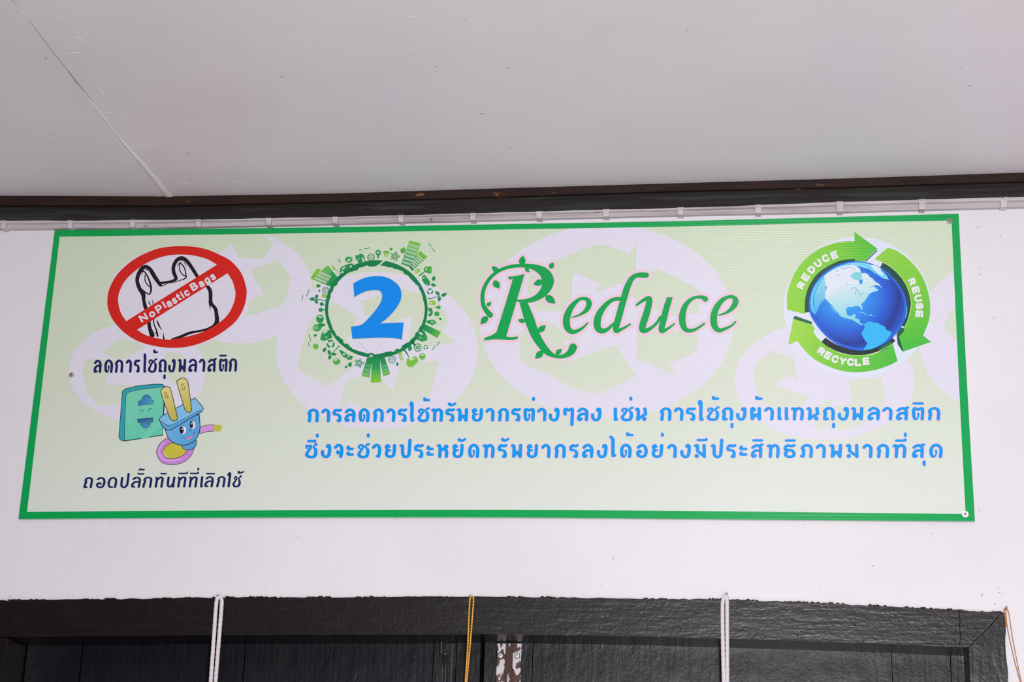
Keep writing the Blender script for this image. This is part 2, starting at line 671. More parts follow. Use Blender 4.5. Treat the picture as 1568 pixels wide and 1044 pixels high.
L_TOP = [(0, 299.3), (255, 300.5), (500, 296.5), (775, 288), (1050, 280), (1300, 273), (1568, 264)]
L_MID = [(0, 314), (255, 314.5), (500, 308.5), (775, 300.5), (1050, 291.5), (1300, 285.5), (1568, 277)]
L_DRK = [(0, 333), (255, 331.5), (500, 327), (775, 319.5), (1050, 312.5), (1300, 303), (1568, 295.5)]
L_LDG = [(0, 341), (255, 340), (500, 334), (775, 327), (1050, 320.5), (1300, 313), (1568, 306)]
L_LOW = [(0, 350.7), (255, 348.5), (500, 343), (775, 336.4), (1050, 329), (1300, 324), (1568, 316.6)]
t1 = empty('trim_1', (-0.3, -0.02, 2.56))
tag(t1, kind='structure')
o = rail('upper_batten', L_TOP, L_MID, -0.030, 0.004, M_BROWN, t1, z_up=0.006)
tag(o, 'reddish brown stained batten')
o = rail('lower_batten', L_MID, L_DRK, -0.024, 0.004, M_SLATE, t1, z_up=0.0002, jit=0.0004)
tag(o, 'blackish green weathered batten')
t2 = empty('trim_2', (-0.3, -0.01, 2.54))
tag(t2, kind='structure')
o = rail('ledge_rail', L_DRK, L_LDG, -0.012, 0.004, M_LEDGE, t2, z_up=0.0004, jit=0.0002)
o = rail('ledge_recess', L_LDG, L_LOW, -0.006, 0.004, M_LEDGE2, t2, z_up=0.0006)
dk = [(p[0], p[1]) for p in L_DRK]
lw = [(p[0], p[1]) for p in L_LOW]
for i, xp in enumerate((5, 107, 203, 303.6, 411, 513, 614, 724, 825.5, 928, 1042, 1161, 1286, 1412, 1537)):
    ya, yb = interp(dk, xp) + 1.4, interp(lw, xp) - 1.0
    w = 4.1 * (1 + 0.25 * xp / 1568)
    s = smooth_closed('%f,%f! %f,%f! %f,%f %f,%f! %f,%f! %f,%f' % (
        xp - w * 1.15, ya, xp + w * 1.25, ya, xp + w * 1.0, ya + 5, xp + w * .9, yb, xp - w * .9, yb, xp - w * 1.0, ya + 5), None, 3)
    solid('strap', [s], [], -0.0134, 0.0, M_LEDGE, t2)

# =================================================================== the door
door = empty('door_1', ((XA + XB) / 2, 0.05, 0.0))
tag(door, kind='structure')
YF = -0.007
HT = [(-31, 920), (0, 919), (200, 916.5), (330, 914.5), (500, 914), (720, 913), (860, 914.5), (1000, 916.5), (1110, 917.5),
      (1250, 922.5), (1400, 930.5), (1480, 934.5), (1536, 937)]
HB = [(1483, 991), (1380, 986.5), (1250, 982), (1120, 978), (1000, 974.5), (860, 972), (760, 971), (500, 971.5), (300, 972.3),
      (150, 973.5), (13, 975)]


def dense(pts, n, jit):
    out = []
    for a, b in zip(pts, pts[1:]):
        for k in range(n):
            out.append((a[0] + (b[0] - a[0]) * k / n, a[1] + (b[1] - a[1]) * k / n + random.uniform(-jit, jit)))
    out.append(pts[-1])
    return out


hdr = dense(HT, 14, 0.9) + dense(HB, 2, 0.25) + [(-33, 976.5)]
o = solid('frame_header', [hdr], [], YF, 0.056, M_FRAME, door)
tag(o, 'black painted head of the door frame')
xj = [P(1483.8, 992, YF), P(1537.5, 938, YF)]
jr = [(xj[0].x, 0.0), (xj[0].x, xj[0].z), (xj[0].x - .002, xj[0].z + .003), (xj[1].x - .003, xj[1].z + .0008), (xj[1].x, xj[1].z)]
zz = xj[1].z
k = 0
while zz > 0.05:
    zz -= random.uniform(0.004, 0.012) if zz > 1.9 else 0.3
    jr.append((xj[1].x + random.uniform(-.0006, .0012), max(zz, 0.0)))
jr.append((xj[1].x, 0.0))
v, t = fill([jr])
o = solid_world('frame_jamb', [Vector((a, YF + 0.0005, b)) for a, b in v], t, YF + .0005, 0.056, M_JAMB, door)
# filled mitre and an old crack in the head
def crack(name, pts, w, mat, y):
    v_, t_ = fill(stroke(pts, w, n=3, seg=6))
    return solid_world(name, [P(a, b, y) for a, b in v_], t_, y, YF + 0.002, mat, door)


M_CRACK = surf('open_joint', (10, 6, 7), 0.8, 0.1)
M_PUTTY = surf('grey_putty', (62, 52, 54), 0.5, 0.4)
crack('mitre_joint', [(1484, 990.5), (1494, 979), (1503, 970.5), (1512, 962), (1521, 952), (1531, 940.5)], 1.3, M_CRACK, YF - 0.00025)
crack('mitre_putty', [(1491, 979.5), (1502, 969), (1512, 959.5), (1521, 949), (1530, 939)], 1.5, M_PUTTY, YF - 0.0002)
crack('crack', [(1468, 934), (1470, 948), (1469.5, 962), (1471, 975), (1469, 989)], 1.2, M_CRACK, YF - 0.0002)
for x_, y_, r_ in ((1309, 957, 2.2), (1266, 939, 1.0), (1392, 955, 1.2), (1462, 980, 1.5), (1221, 972, 2.0), (1227, 966, 1.4), (1040, 960, 1.4), (1042, 966, 1.0), (1184, 929, 1.0),
                   (1385, 940, 1.0), (1322, 981, 1.4), (1397, 912 + 22, .9), (912, 942.5, 1.0), (943, 928, .9), (853, 943.5, .8)):
    crack('pit', [(x_ - .6, y_), (x_ + .6, y_ + .3)], r_, M_CRACK, YF - 0.0002)
# chipped brown edge where the wall paint meets the frame
M_CHIP = surf('chipped_brown_paint', (92, 70, 66), 0.7, 0.2, mottles=(((300, 300, 300), 0.45, 0.6, (40, 28, 28)),))
chips = []
hx = [(0, 70), (128, 150), (160, 175), (233, 262), (280, 300), (325, 332), (345, 430), (470, 500), (545, 590), (620, 650), (668, 690), (776, 800), (828, 850), (985, 1020),
      (1085, 1105), (1120, 1160), (1200, 1290), (1330, 1370), (1385, 1440), (1450, 1475), (1520, 1536)]
for a_, b_ in hx:
    x_ = a_
    while x_ < b_:
        l_ = random.uniform(2.5, 8)
        y_ = interp(HT, x_) - random.uniform(-.2, 1.5)
        chips += stroke([(x_, y_), (x_ + l_ * .5, y_ - random.uniform(-.6, .8)), (x_ + l_, y_ + random.uniform(-.5, .5))], random.uniform(.5, 1.1), n=2, seg=6)
        x_ += l_ * random.uniform(.7, 1.9)
v_, t_ = fill(chips)
o = solid_world('chipped_paint', [P(a, b, YF - .0003) for a, b in v_], t_, YF - .0003, 0.001, M_CHIP, door)
tag(o, 'ragged brown paint chips along the top of the frame', kind='stuff')
ja = P(13, 976, YF)
o = box('frame_jamb', XL, ja.x, YF + .0005, 0.056, 0.0, ja.z - 0.0005, M_JAMB, door, 0.0008)

YL = 0.05


def leaf(px0, px1, planks, groove=0.0016):
    lf = empty('door_leaf', ((P(px0, 1010, YL).x + P(px1, 1010, YL).x) / 2, YL + .02, 0.0), door)
    for (a, b, dy) in planks:
        xa, xb = P(a, 1012, YL).x, P(b, 1012, YL).x
        box('plank', xa + groove / 2, xb - groove / 2, YL + dy, YL + 0.035, 0.01, 2.045, M_LEAF, lf, 0.0009)
    box('core', P(px0, 1012, YL).x, P(px1, 1012, YL).x, YL + 0.012, YL + 0.03, 0.01, 2.04, M_DARK, lf)
    return lf


leaf(4, 736, [(4, 37, 0.0), (37, 122, 0.004), (122, 372, 0.006), (372, 662, 0.006), (662, 698, 0.003), (698, 736, 0.0)])
leaf(741, 1484, [(741, 760, 0.0), (760, 815, 0.001), (815, 1115, 0.004), (1115, 1366, 0.004), (1366, 1456, 0.004), (1456, 1484, 0.002)], 0.0009)
box('gap_shade_board', -0.99, 0.31, 0.1, 0.12, 0.0, 2.045, M_DARK, door)  # unseen dark board added behind the leaves to shade the floor gap

# rusty flat bars over the meeting stile, with two screws
strip = empty('cover_strip', (P(780, 1000, YL).x, YL - 0.006, 1.98), door)


def bar(px0, px1, pyt, y0, y1, mat, name, label):
    a, b = P(px0, pyt, y0), P(px1, pyt, y0)
    o = box(name, a.x, b.x, y0, y1, 0.9, a.z, mat, strip, 0.0006)
    tag(o, label)


bar(761.5, 774.5, 985, YL - 0.004, YL, M_RUST, 'flange', 'metal flange with flaking white paint')
bar(774.5, 785.5, 984.5, YL - 0.007, YL, M_RUST2, 'web', 'brown rusted middle web')
bar(785.5, 798.5, 985, YL - 0.004, YL, M_RUST, 'flange', 'metal flange with flaking white paint')


def disc_screw(name, px, py, y, r_px, parent, mhead, cross=True, label=None, tilt=0.3):
    c = P(px, py, y)
    r = (P(px + r_px, py, y) - c).length
    verts, faces = [], []
    n = 20
    for (rr, dy) in ((1.0, 0.0), (0.98, -0.0008), (0.75, -0.0016), (0.3, -0.0019)):
        for k in range(n):
            a = 6.283185 * k / n
            verts.append(c + Vector((rr * r * math.cos(a), dy, rr * r * math.sin(a))))
    for j in range(3):
        for k in range(n):
            faces.append((j * n + k, j * n + (k + 1) % n, (j + 1) * n + (k + 1) % n, (j + 1) * n + k))
    faces.append(tuple(3 * n + k for k in range(n)))
    s = mesh_obj(name, verts, faces, mhead, parent, smooth=False)
    # driver recess: a small dark cross set into the head
    arms = []
    for a in (tilt, tilt + math.pi / 2):
        u = Vector((math.cos(a), 0, math.sin(a)))
        w = Vector((-math.sin(a), 0, math.cos(a)))
        arms.append([c + u * (r * .52 * i) + w * (r * .1 * j) for i, j in ((1, 1), (-1, 1), (-1, -1), (1, -1))])
    vs, fs = [], []
    for i, q in enumerate(arms):
        k0 = len(vs)
        vs += [p + Vector((0, -0.00205 - .00002 * i, 0)) for p in q] + [p + Vector((0, -0.0012, 0)) for p in q]
        fs += [(k0, k0 + 1, k0 + 2, k0 + 3)] + [(k0 + a, k0 + (a + 1) % 4, k0 + 4 + (a + 1) % 4, k0 + 4 + a) for a in range(4)]
    rc = mesh_obj('recess', vs, fs, M_SLOT, s)
    if label:
        tag(s, label)
    return s


for xs_ in (766.5, 792):
    c_ = P(xs_, 1003.8, YL - 0.0046)
    v_ = [c_ + Vector((0.0036 * math.cos(6.283 * k / 18), 0, 0.0036 * math.sin(6.283 * k / 18))) for k in range(18)]
    n_ = len(v_)
    mesh_obj('washer', v_ + [q + Vector((0, .001, 0)) for q in v_], [tuple(range(n_)), tuple(range(2 * n_ - 1, n_ - 1, -1))] + [(k, (k + 1) % n_, n_ + (k + 1) % n_, n_ + k) for k in range(n_)], M_SLOT, strip)
disc_screw('screw', 766.5, 1003.8, YL - 0.0048, 3.5, strip, M_SCREWW, label='round white screw head')
disc_screw('screw', 792, 1003.8, YL - 0.0048, 3.5, strip, M_SCREWW, label='round white screw head')

# tower bolt on the left leaf
bolt = empty('tower_bolt', (P(680, 1010, YL).x, YL - 0.01, 1.97), door)


def rod(name, px, py0, py1, r, y, mat, label=None):
    a = P(px, py0, y)
    b = P(px, py1, y)
    b.x = a.x
    pts = [a.lerp(b, k / 6) for k in range(7)]
    o = tube(name, pts, r, mat, bolt, 10)
    if label:
        tag(o, label)


rod('bolt_rod', 676.5, 976, 1001.5, 0.0016, YL - 0.004, M_BOLT, 'upper end of the bolt rod')
rod('guide_rib', 678.5, 1003, 1130, 0.0011, YL - 0.005, M_BOLT)
rod('guide_rib', 683.5, 1001, 1130, 0.0014, YL - 0.005, M_BOLT)
a, b = P(667, 1004, YL - .002), P(690, 1130, YL - .002)
box('bolt_plate', a.x, b.x, YL - 0.0005, YL + 0.003, b.z, a.z, M_LEAF, bolt, 0.0006)
a, b = P(664, 1004, YL - .004), P(672, 1013, YL - .004)
box('bracket', a.x, P(692, 1004, YL).x, YL - .0022, YL + 0.003, b.z, a.z, M_LEAF, bolt, 0.001)
a, b = P(692.5, 986, YL), P(694.5, 1130, YL)
box('guide_rail', a.x, a.x + .0016, YL - .003, YL + .003, b.z, a.z, M_BOLT, bolt, 0.0003)
disc_screw('screw', 689.3, 1009.5, YL - 0.002, 2.2, bolt, M_BOLT)
disc_screw('screw', 681.6, 1001, YL - 0.005, 2.0, bolt, M_STEEL)


# =================================================================== cords and nails
def nail(px, py, r_px, label, y=-0.012):
    c = P(px, py, y)
    r = (P(px + r_px, py, y) - c).length
    root = empty('nail', Vector((c.x, 0, c.z)))
    tag(root, label, 'nail')
    verts, faces = [], []
    n = 14
    for rr, dy in ((1, 0.0), (1, -0.0008), (.7, -0.0014)):
        for k in range(n):
            a = 6.283185 * k / n
            verts.append(c + Vector((rr * r * math.cos(a), dy, rr * r * math.sin(a))))
    for j in range(2):
        for k in range(n):
            faces.append((j * n + k, j * n + (k + 1) % n, (j + 1) * n + (k + 1) % n, (j + 1) * n + k))
    faces.append(tuple(2 * n + k for k in range(n)))
    faces.append(tuple(range(n))[::-1])
    mesh_obj('head', verts, faces, M_NAIL, root)
    tube('shank', [c + Vector((0, 0.0003, 0)), Vector((c.x, 0.004, c.z))], r * .45, M_NAIL, root, 8)
    return root


def cord(name, label, cat, pts_l, top, pts_r, rad, mat, y=-0.0125, step=0.0007, twist=0.85, wob=0.13, down=0.35, group=None):
    root = empty(name, P(top[0], top[1], y))
    tag(root, label, cat, group)
    for side in (pts_l, pts_r):
        w = [P(top[0], top[1], y)] + [P(a, b, y) for a, b in side]
        last = w[-1].copy()
        last.z -= down
        last.x += (w[-1].x - w[-2].x) * 0.5
        fine = []
        ctrl = [tuple(q) for q in w]
        sm = smooth_open(ctrl, 6) + [tuple(last)]
        for a, b in zip(sm, sm[1:]):
            a, b = Vector(a), Vector(b)
            k = max(1, int((b - a).length / step))
            for i in range(k):
                fine.append(a.lerp(b, i / k))
        fine.append(Vector(sm[-1]))
        tube('strand', fine, rad, mat, root, 10, wob, twist)
    return root


cord('white_cord', 'thick white cord hanging doubled from the nail above the left door leaf', 'cord',
     [(332, 918), (330.2, 935), (327.5, 975), (322.6, 1044)], (335, 913.5), [(339.3, 918), (338.8, 935), (335.6, 975), (330.0, 1044)],
     0.0025, M_CORD, twist=0.7, wob=0.05)
cord('white_cord', 'thick white cord hanging doubled from the nail above the right door leaf', 'cord',
     [(1107, 919), (1106.2, 940), (1106.8, 985), (1108.2, 1044)], (1111.5, 911.5), [(1113.2, 919), (1113.4, 940), (1113.6, 985), (1113.9, 1044)],
     0.0024, M_CORD, twist=0.7, wob=0.05)
cord('gold_cord', 'thin gold twisted cord hanging doubled down the middle of the door frame', 'cord',
     [(719.6, 918), (718.0, 945), (716.4, 985), (712.6, 1044)], (721.5, 912.5), [(725.0, 917), (723.2, 945), (720.0, 985), (714.6, 1044)],
     0.00105, M_GOLD, twist=1.3, wob=0.28)
cord('orange_thread', 'fine orange thread hanging in a loop at the right corner of the door frame', 'thread',
     [(1541.5, 950), (1545, 972), (1553, 1008), (1562.6, 1044)], (1541, 930.5), [(1544.8, 938), (1550, 972), (1557.5, 1012), (1564.0, 1044)],
     0.00042, M_ORANGE, y=-0.009, twist=0)
# loose end lying against the frame edge
rt = empty('orange_thread', P(1539, 932, -0.009))
tag(rt, 'short fuzzy orange thread end wound beside the upper right frame corner', 'thread')
q = []
for i in range(60):
    q.append(P(1537.6 + i * 0.065 + 0.5 * math.sin(i * 1.3), 932 + i * 0.46, -0.0095 + 0.0006 * math.cos(i * 1.3)))
tube('strand', q, 0.0006, M_ORANGE, rt, 6)
nail(334.0, 912.0, 2.3, 'grey nail holding the left white cord above the door')
nail(1112.7, 909.6, 2.6, 'round grey nail head holding the right white cord above the door')
nail(720.3, 912.0, 1.7, 'small nail holding the gold cord above the middle of the door')
nail(1541.0, 930.0, 2.2, 'pale painted nail at the top right corner of the door frame')

# =================================================================== the sign
sign = empty('wall_sign', P(760, 795, 0.0))
tag(sign, 'long green-bordered plastic sign board reading 2 Reduce, fixed to the white wall above the door', 'sign')

OUT = smooth_closed('84,352.3! 300,350.2 500,347.8 775,343 1050,338.2 1300,331.5 1468,327.2! 1474,450 1481,590 1493,798! 1250,796.3 1000,794 '
                    '750,792 500,792 250,793 28.4,794.6!', None, 4)
INN = smooth_closed('91.5,362.4! 300,359.5 500,356.5 775,351.4 1050,346.6 1300,340.5 1457,337.6! 1462,450 1468.5,590 1478.5,786.8! 1250,784.2 '
                    '1000,781.6 750,780.4 500,780.8 250,781.8 41.5,783.6!', None, 4)
o = solid('board', [OUT], [], SIGN_Y + 0.0001, -0.0018, M_BOARD, sign)
tag(o, 'white fluted plastic sheet')


def layer_y(l):
    return SIGN_Y - EPS * l


class Print:
    """one printed part: filled areas on the sheet, thin ink layers stacked in print order"""

    def __init__(self):
        self.v, self.f, self.i, self.m = [], [], [], []

    def add(self, mat, adds, subs=(), layer=2, clip=None):
        v, t = fill(adds, subs, clip)
        if mat not in self.m:
            self.m.append(mat)
        mi = self.m.index(mat)
        k = len(self.v)
        y = layer_y(layer)
        self.v += [P(a, b, y) for a, b in v]
        for tr in t:
            a, b, c = (self.v[k + j] for j in tr)
            if (b - a).cross(c - a).y > 0:
                tr = tr[::-1]
            self.f.append(tuple(k + j for j in tr))
            self.i.append(mi)
        return self

    def build(self, name, parent, label=None):
        o = mesh_obj(name, self.v, self.f, self.m, parent, self.i)
        if label:
            tag(o, label)
        return o


C_GREEN = ink_grad((760, 350), (760, 785), [(0, (202, 214, 189)), (.5, (206, 214, 196)), (1, (213, 219, 211))])
C_LAV = ink(217, 213, 228)
C_BORDER = ink(0, 158, 78)
Print().add(C_BORDER, [OUT], [INN], 1).build('border', sign, 'bright green printed border')
Print().add(C_GREEN, [INN], [], 0.5).build('background', sign, 'pale green printed background')

# ---- pale recycling symbols in the background
t1_, t2_, t3_, t4_ = T(0, 340, 3.136), T(400, 340, 3.07), T(700, 330, 3.136), T(1080, 400, 3.7286)
tC = T(450, 355, 4.26)


def S(txt, tr, n=4):
    return smooth_closed(txt, tr, n)


wm = Print()
rings = [ell(929, 492, 195, 148, 64), ell(577.5, 537, 154.5, 120.5, 64), ell(210, 569, 105, 76, 48), ell(368, 440, 110, 86, 48),
         ell(1262.4, 582.4, 138, 91, 56), ell(1498.4, 512.6, 92.5, 107, 56)]
holes = [
    # around the word
    S('332,318! 345,290! 480,212! 560,180 640,148 700,140 760,158! 822,184! 862,138! 857,298! 662,372! 693,330! 566,272! 552,310! 548,462! 380,458! 345,380', t3_),
    S('955,252! 1060,300! 1150,350 1166,375! 1160,470! 1020,485! 925,440! 820,380! 850,330!', t3_),
    S('862,545! 1158,555! 1155,625 1120,668 1015,712! 1048,770! 950,725! 862,685!', t3_),
    S('305,560! 345,520! 420,506 476,532! 522,575! 600,592! 520,598! 526,702! 760,620! 862,772! 700,845 640,853 560,832! 440,765! 332,717 302,660', t3_),
    # around the numeral
    S('250,455! 405,545! 410,568! 380,660! 345,692! 430,850! 370,890! 222,1010! 45,905 35,830 75,660! 112,575 215,500!', tC),
    S('435,452! 560,412! 700,370! 860,415 960,480 1003,570 975,650! 1060,720! 800,755! 745,690! 775,548! 640,590! 470,540!', tC),
    S('398,745! 500,712! 565,740! 620,788! 655,650! 835,655! 800,790 760,835 690,850 620,880! 480,870! 410,840! 368,895!', t2_),
    # small symbol under the bag picture
    S('490,620! 575,560! 655,575! 700,600! 610,650! 560,662!', t1_),
    S('398,690! 420,655! 560,662! 500,780! 720,785! 740,760! 770,800! 650,880! 480,882! 420,830! 400,740', t1_),
    S('800,620! 880,640! 900,720! 880,800! 820,760! 780,700!', t1_),
    # symbol behind the bag picture
    S('930,90! 965,60! 1260,58! 1315,98! 1262,175! 1150,172! 1110,100! 1060,150! 900,120!', t1_),
    S('1205,232! 1340,180! 1398,270! 1360,390 1290,420! 1185,455! 1200,370! 1270,350! 1205,238!', t1_),
    S('800,60! 850,60! 760,130! 640,230! 560,280! 700,110!', t1_),
    # right bottom symbol
    S('335,500! 505,545! 527,682! 485,645! 395,705! 585,770! 560,830! 420,850! 300,800! 275,620 300,565! 372,535!', t4_),
    S('820,680! 1005,660! 1030,790! 985,870! 860,950 760,965! 680,940! 632,985! 620,905! 585,860! 735,775! 715,830! 838,812!', t4_),
    S('1421,260! 1385,310 1365,368 1385,410 1428,450! 1480,455! 1480,260!', t4_),
]
wm.add(C_LAV, rings + [S('420,60! 480,60! 500,230! 300,220! 150,380! 120,360! 250,150!', T(240, 340, 3.136))], holes, 1, INN)
wm.build('background_pattern', sign, 'pale lavender recycling symbols')

# ---- border of the print: blue and navy lettering
G = {
    'ก': (((.05, 0), (.09, .3), (.14, .58)), ((.14, .58), (.02, .68), (.16, .88), (.48, 1), (.82, .92), (.97, .65), (.93, 0))),
    'า': (((0, .80), (.25, .96), (.52, 1), (.85, .88), (.97, .62), (.90, 0)),),
    'ร': (((1, .99), (.7, .92), (.35, .98), (.06, .86), (.03, .62), (.38, .58, .9), (.76, .5, .9), (.9, .28), (.84, 0)), ((.84, .0), (.6, .03))),
    'ล': (((.05, .80), (.3, .97), (.6, 1), (.9, .86), (1, .6), (.94, 0)), ((.97, .48), (.62, .56), (.28, .5), (.03, .28), (.04, .04), (.2, .02), (.32, .1))),
    'ด': (((.50, .52, .75), (.54, .36, .6), (.42, .06, .5), (.16, .03), (.02, .35), (.06, .75), (.36, 1), (.7, .98), (.97, .74), (1, .4), (.93, 0)),),
    'ใ': (((.98, .02), (.6, .01), (.57, .3), (.64, .84), (.5, .99, .6), (.12, .99, .45), (-.08, .88, .45), (.12, .77, .5), (.3, .82, .4)),),
    'ช': (((.16, .70, .5), (.0, .82, .6), (.16, .99, .8), (.40, .98, .8), (.46, .82, .75), (.24, .52, .8), (.03, .24), (.16, .03), (.5, -.02), (.84, .05), (.97, .38), (.92, .68, .9), (.74, .82, .55)),
          ((.68, .84, .5), (.80, .98, .7), (1.04, 1.1, .9))),
    'ท': (((0, .93), (.16, .98), (.24, .8), (.2, 0)), ((.24, .72), (.46, .92), (.68, 1), (.92, .88), (1, .65), (.94, 0))),
    'ั': (((.18, .9), (.06, .55), (.25, .12), (.6, .12), (1, .9)), ((.12, .8), (.3, .55))),
    'พ': (((0, .96), (.15, .96), (.19, .6), (.15, .02)), ((.17, .04), (.5, .44), (.86, .04)), ((.86, 0), (.92, 1))),
    'ย': (((.34, .86, .9), (.2, 1, .9), (.02, .88), (.1, .66, .9), (.26, .58, .8), (.44, .56, .8)), ((.14, .56), (.02, .35), (.1, .1), (.42, 0), (.8, .08), (.94, .35), (1, 1))),
    'ต': (((.50, .52, .75), (.54, .36, .6), (.42, .06, .5), (.16, .03), (.02, .35), (.02, .86), (.16, .99), (.5, .88), (.84, .99), (1, .86), (.95, 0)),),
    '่': (((.5, .1), (.5, .9)),),
    'ง': (((0, .48), (.04, .18), (.35, 0), (.78, .05), (.98, .4), (1, .92), (.78, .99), (.7, .86)),),
    'ๆ': (((.12, .52), (.08, .9), (.25, .99), (.5, .88), (.84, .99), (1, .86), (.93, -.42)),),
    'เ': (((.1, 1), (.12, .06)), ((.14, .02), (1, .04))),
    'น': (((0, .94), (.16, .97), (.22, .6), (.15, .02)), ((.17, .03), (.48, .25), (.98, .5)), ((.9, 1), (.98, .5))),
    'ถ': (((.34, .03), (.06, .01), (.07, .25), (.14, .58)), ((.14, .58), (.02, .68), (.16, .88), (.48, 1), (.82, .92), (.97, .65), (.93, 0))),
    'ุ': (((.5, .1), (.5, .9)),),
    'ผ': (((.34, .84), (.2, 1), (.04, .9), (.06, .5), (.08, .02)), ((.08, .03), (.52, .44), (.94, .03)), ((.94, 0), (.92, 1))),
    'ส': (((.05, .80), (.28, .95), (.58, .98), (.82, .84), (.86, .6), (.84, 0)), ((.85, .48), (.55, .56), (.25, .5), (.03, .28), (.04, .04), (.2, .02), (.3, .1)),
          ((.66, .92), (1, 1.06))),
    'ิ': (((0, .5), (1, .5)),),
    '้': (((.04, .92), (.26, .72), (.04, .16), (1, .16)),),
    'ซ': (((.14, .68, .5), (.0, .82, .65), (.08, .98, .75), (.25, .88, .7), (.40, .98, .75), (.47, .82, .75), (.24, .52, .8), (.03, .24), (.16, .03), (.5, -.02), (.84, .05), (.97, .38), (.92, .68, .9), (.76, .82, .55)),
          ((.7, .84, .5), (.82, .96, .7), (1.02, 1.06, .9))),
    'ึ': (((0, .25), (.8, .25)),),
    'จ': (((0, .80), (.3, .98), (.68, 1), (.98, .78), (.95, .35), (.82, 0)), ((.36, .46), (.42, .3), (.78, .36))),
    'ว': (((0, .80), (.3, .98), (.68, 1), (.98, .74), (.92, .3), (.8, .02)), ((.82, .02), (.62, .06))),
    'ะ': (((.08, .86), (.08, .68), (1, .68)), ((.08, .36), (.06, .2), (1, .2))),
    'ป': (((0, .95), (.14, .98), (.2, .8), (.2, .3), (.35, .03), (.65, 0), (.86, .15), (.92, .5), (1, 1.45))),
    'ห': (((0, .95), (.14, .97), (.2, .7), (.16, 0)), ((.2, .5), (.5, .66), (.82, .62), (.94, .38), (.9, 0)), ((.56, .68), (.86, .82))),
    'อ': (((.06, .80), (.4, 1), (.8, .92), (1, .55), (.86, .12), (.45, 0), (.08, .12), (.03, .4), (.22, .5), (.34, .42)),),
    'ไ': (((0, 1), (.5, .89), (.52, .8)), ((.55, .88), (.55, .02)), ((.58, .01), (1, .04))),
    'ม': (((0, .95), (.2, .97), (.22, .5)), ((.22, .5), (.94, .04)), ((.92, 0), (.9, 1))),
    'ี': (((0, .2), (.94, .24), (1, .9)),),
    'ธ': (((1, .99), (.7, .92), (.3, .98), (.05, .84), (.04, .63), (.35, .6), (.8, .52), (1, .28), (.86, .05), (.42, 0), (.1, .1), (.05, .34), (.2, .42))),
    'ภ': (((.02, .06), (.17, .03), (.22, .3), (.24, .58)), ((.24, .58), (.1, .70), (.22, .9), (.52, 1), (.85, .92), (1, .65), (.95, 0))),
    '๊': (((0, .1), (.2, .95), (.45, .7), (.62, .95), (.8, .1), (1, .6)),),
}
# single-stroke entries written without an outer pair
for k_ in list(G):
    if isinstance(G[k_][0][0], (int, float)):
        G[k_] = (G[k_],)
DOTS = {'น': (.84, .07), 'ม': (.14, .07), 'ห': (.9, .88)}


def glyph(ch, x0, x1, yt, yb, pw, ph, extra=0.0, slant=0.0, ph_v=None):
    """polygons of one letter filling the box x0..x1, yt..yb (photo units) with a pen pw wide, ph high"""
    asp = pw / ph
    w = ph + extra
    cx0, cx1 = x0 + pw / 2, x1 - pw / 2
    cy0, cy1 = yb - ph / 2, yt + ph / 2
    if cx1 < cx0:
        cx0 = cx1 = (x0 + x1) / 2
    out = []

    def mp(u, v_):
        y = cy0 + (cy1 - cy0) * v_
        return (cx0 + (cx1 - cx0) * u + slant * (yb - y), y)
    for st in G[ch]:
        pts = [mp(p[0], p[1]) + ((w - extra) * (p[2] if len(p) > 2 else 1.0) + extra,) for p in st]
        out += stroke(pts, None, n=3, asp=asp, seg=10)
    if ch in DOTS:
        c = mp(*DOTS[ch])
        out.append(ell(c[0], c[1], (pw + extra) * .66, (pw + extra) * .62, 12))
    if ch == 'ึ':
        c = mp(.84, .5)
        out += stroke([(c[0] + 1.7 * math.cos(a * .785), c[1] + 2.0 * math.sin(a * .785)) for a in range(9)], 1.3 + extra, n=2, seg=6)
    return out


def text_part(name, runs, mat, halo, pw, ph, base, top, slants=0.0, layer=4, label=None, yfun=None, halo_w=2.2):
    pr = Print()
    for (x0p, s, items) in runs:
        for it in items:
            ch, a, b = it[0], it[1], it[2]
            xa, xb = x0p + a / s, x0p + b / s
            ybase, ytop = base((xa + xb) / 2), top((xa + xb) / 2)
            if len(it) > 3:
                ytop, ybase = it[3], it[4]
            p2, h2 = pw, ph
            if ch in 'ัี้ิ๊':
                p2, h2 = ph * .92, ph * .92
            if ch in 'ุ่':
                p2, h2 = pw * .95, pw * .95
            pr.add(mat, glyph(ch, xa, xb, ytop, ybase, p2, h2, 0.0, slants), [], layer)
            if halo:
                pr.add(halo, glyph(ch, xa, xb, ytop, ybase, p2, h2, halo_w, slants), [], layer - 1 - (0.3 if len(pr.v) % 2 else 0.0))
    return pr.build(name, sign, label)


def lin2(x0, y0, x1, y1):
    return lambda x: y0 + (y1 - y0) * (x - x0) / (x1 - x0)


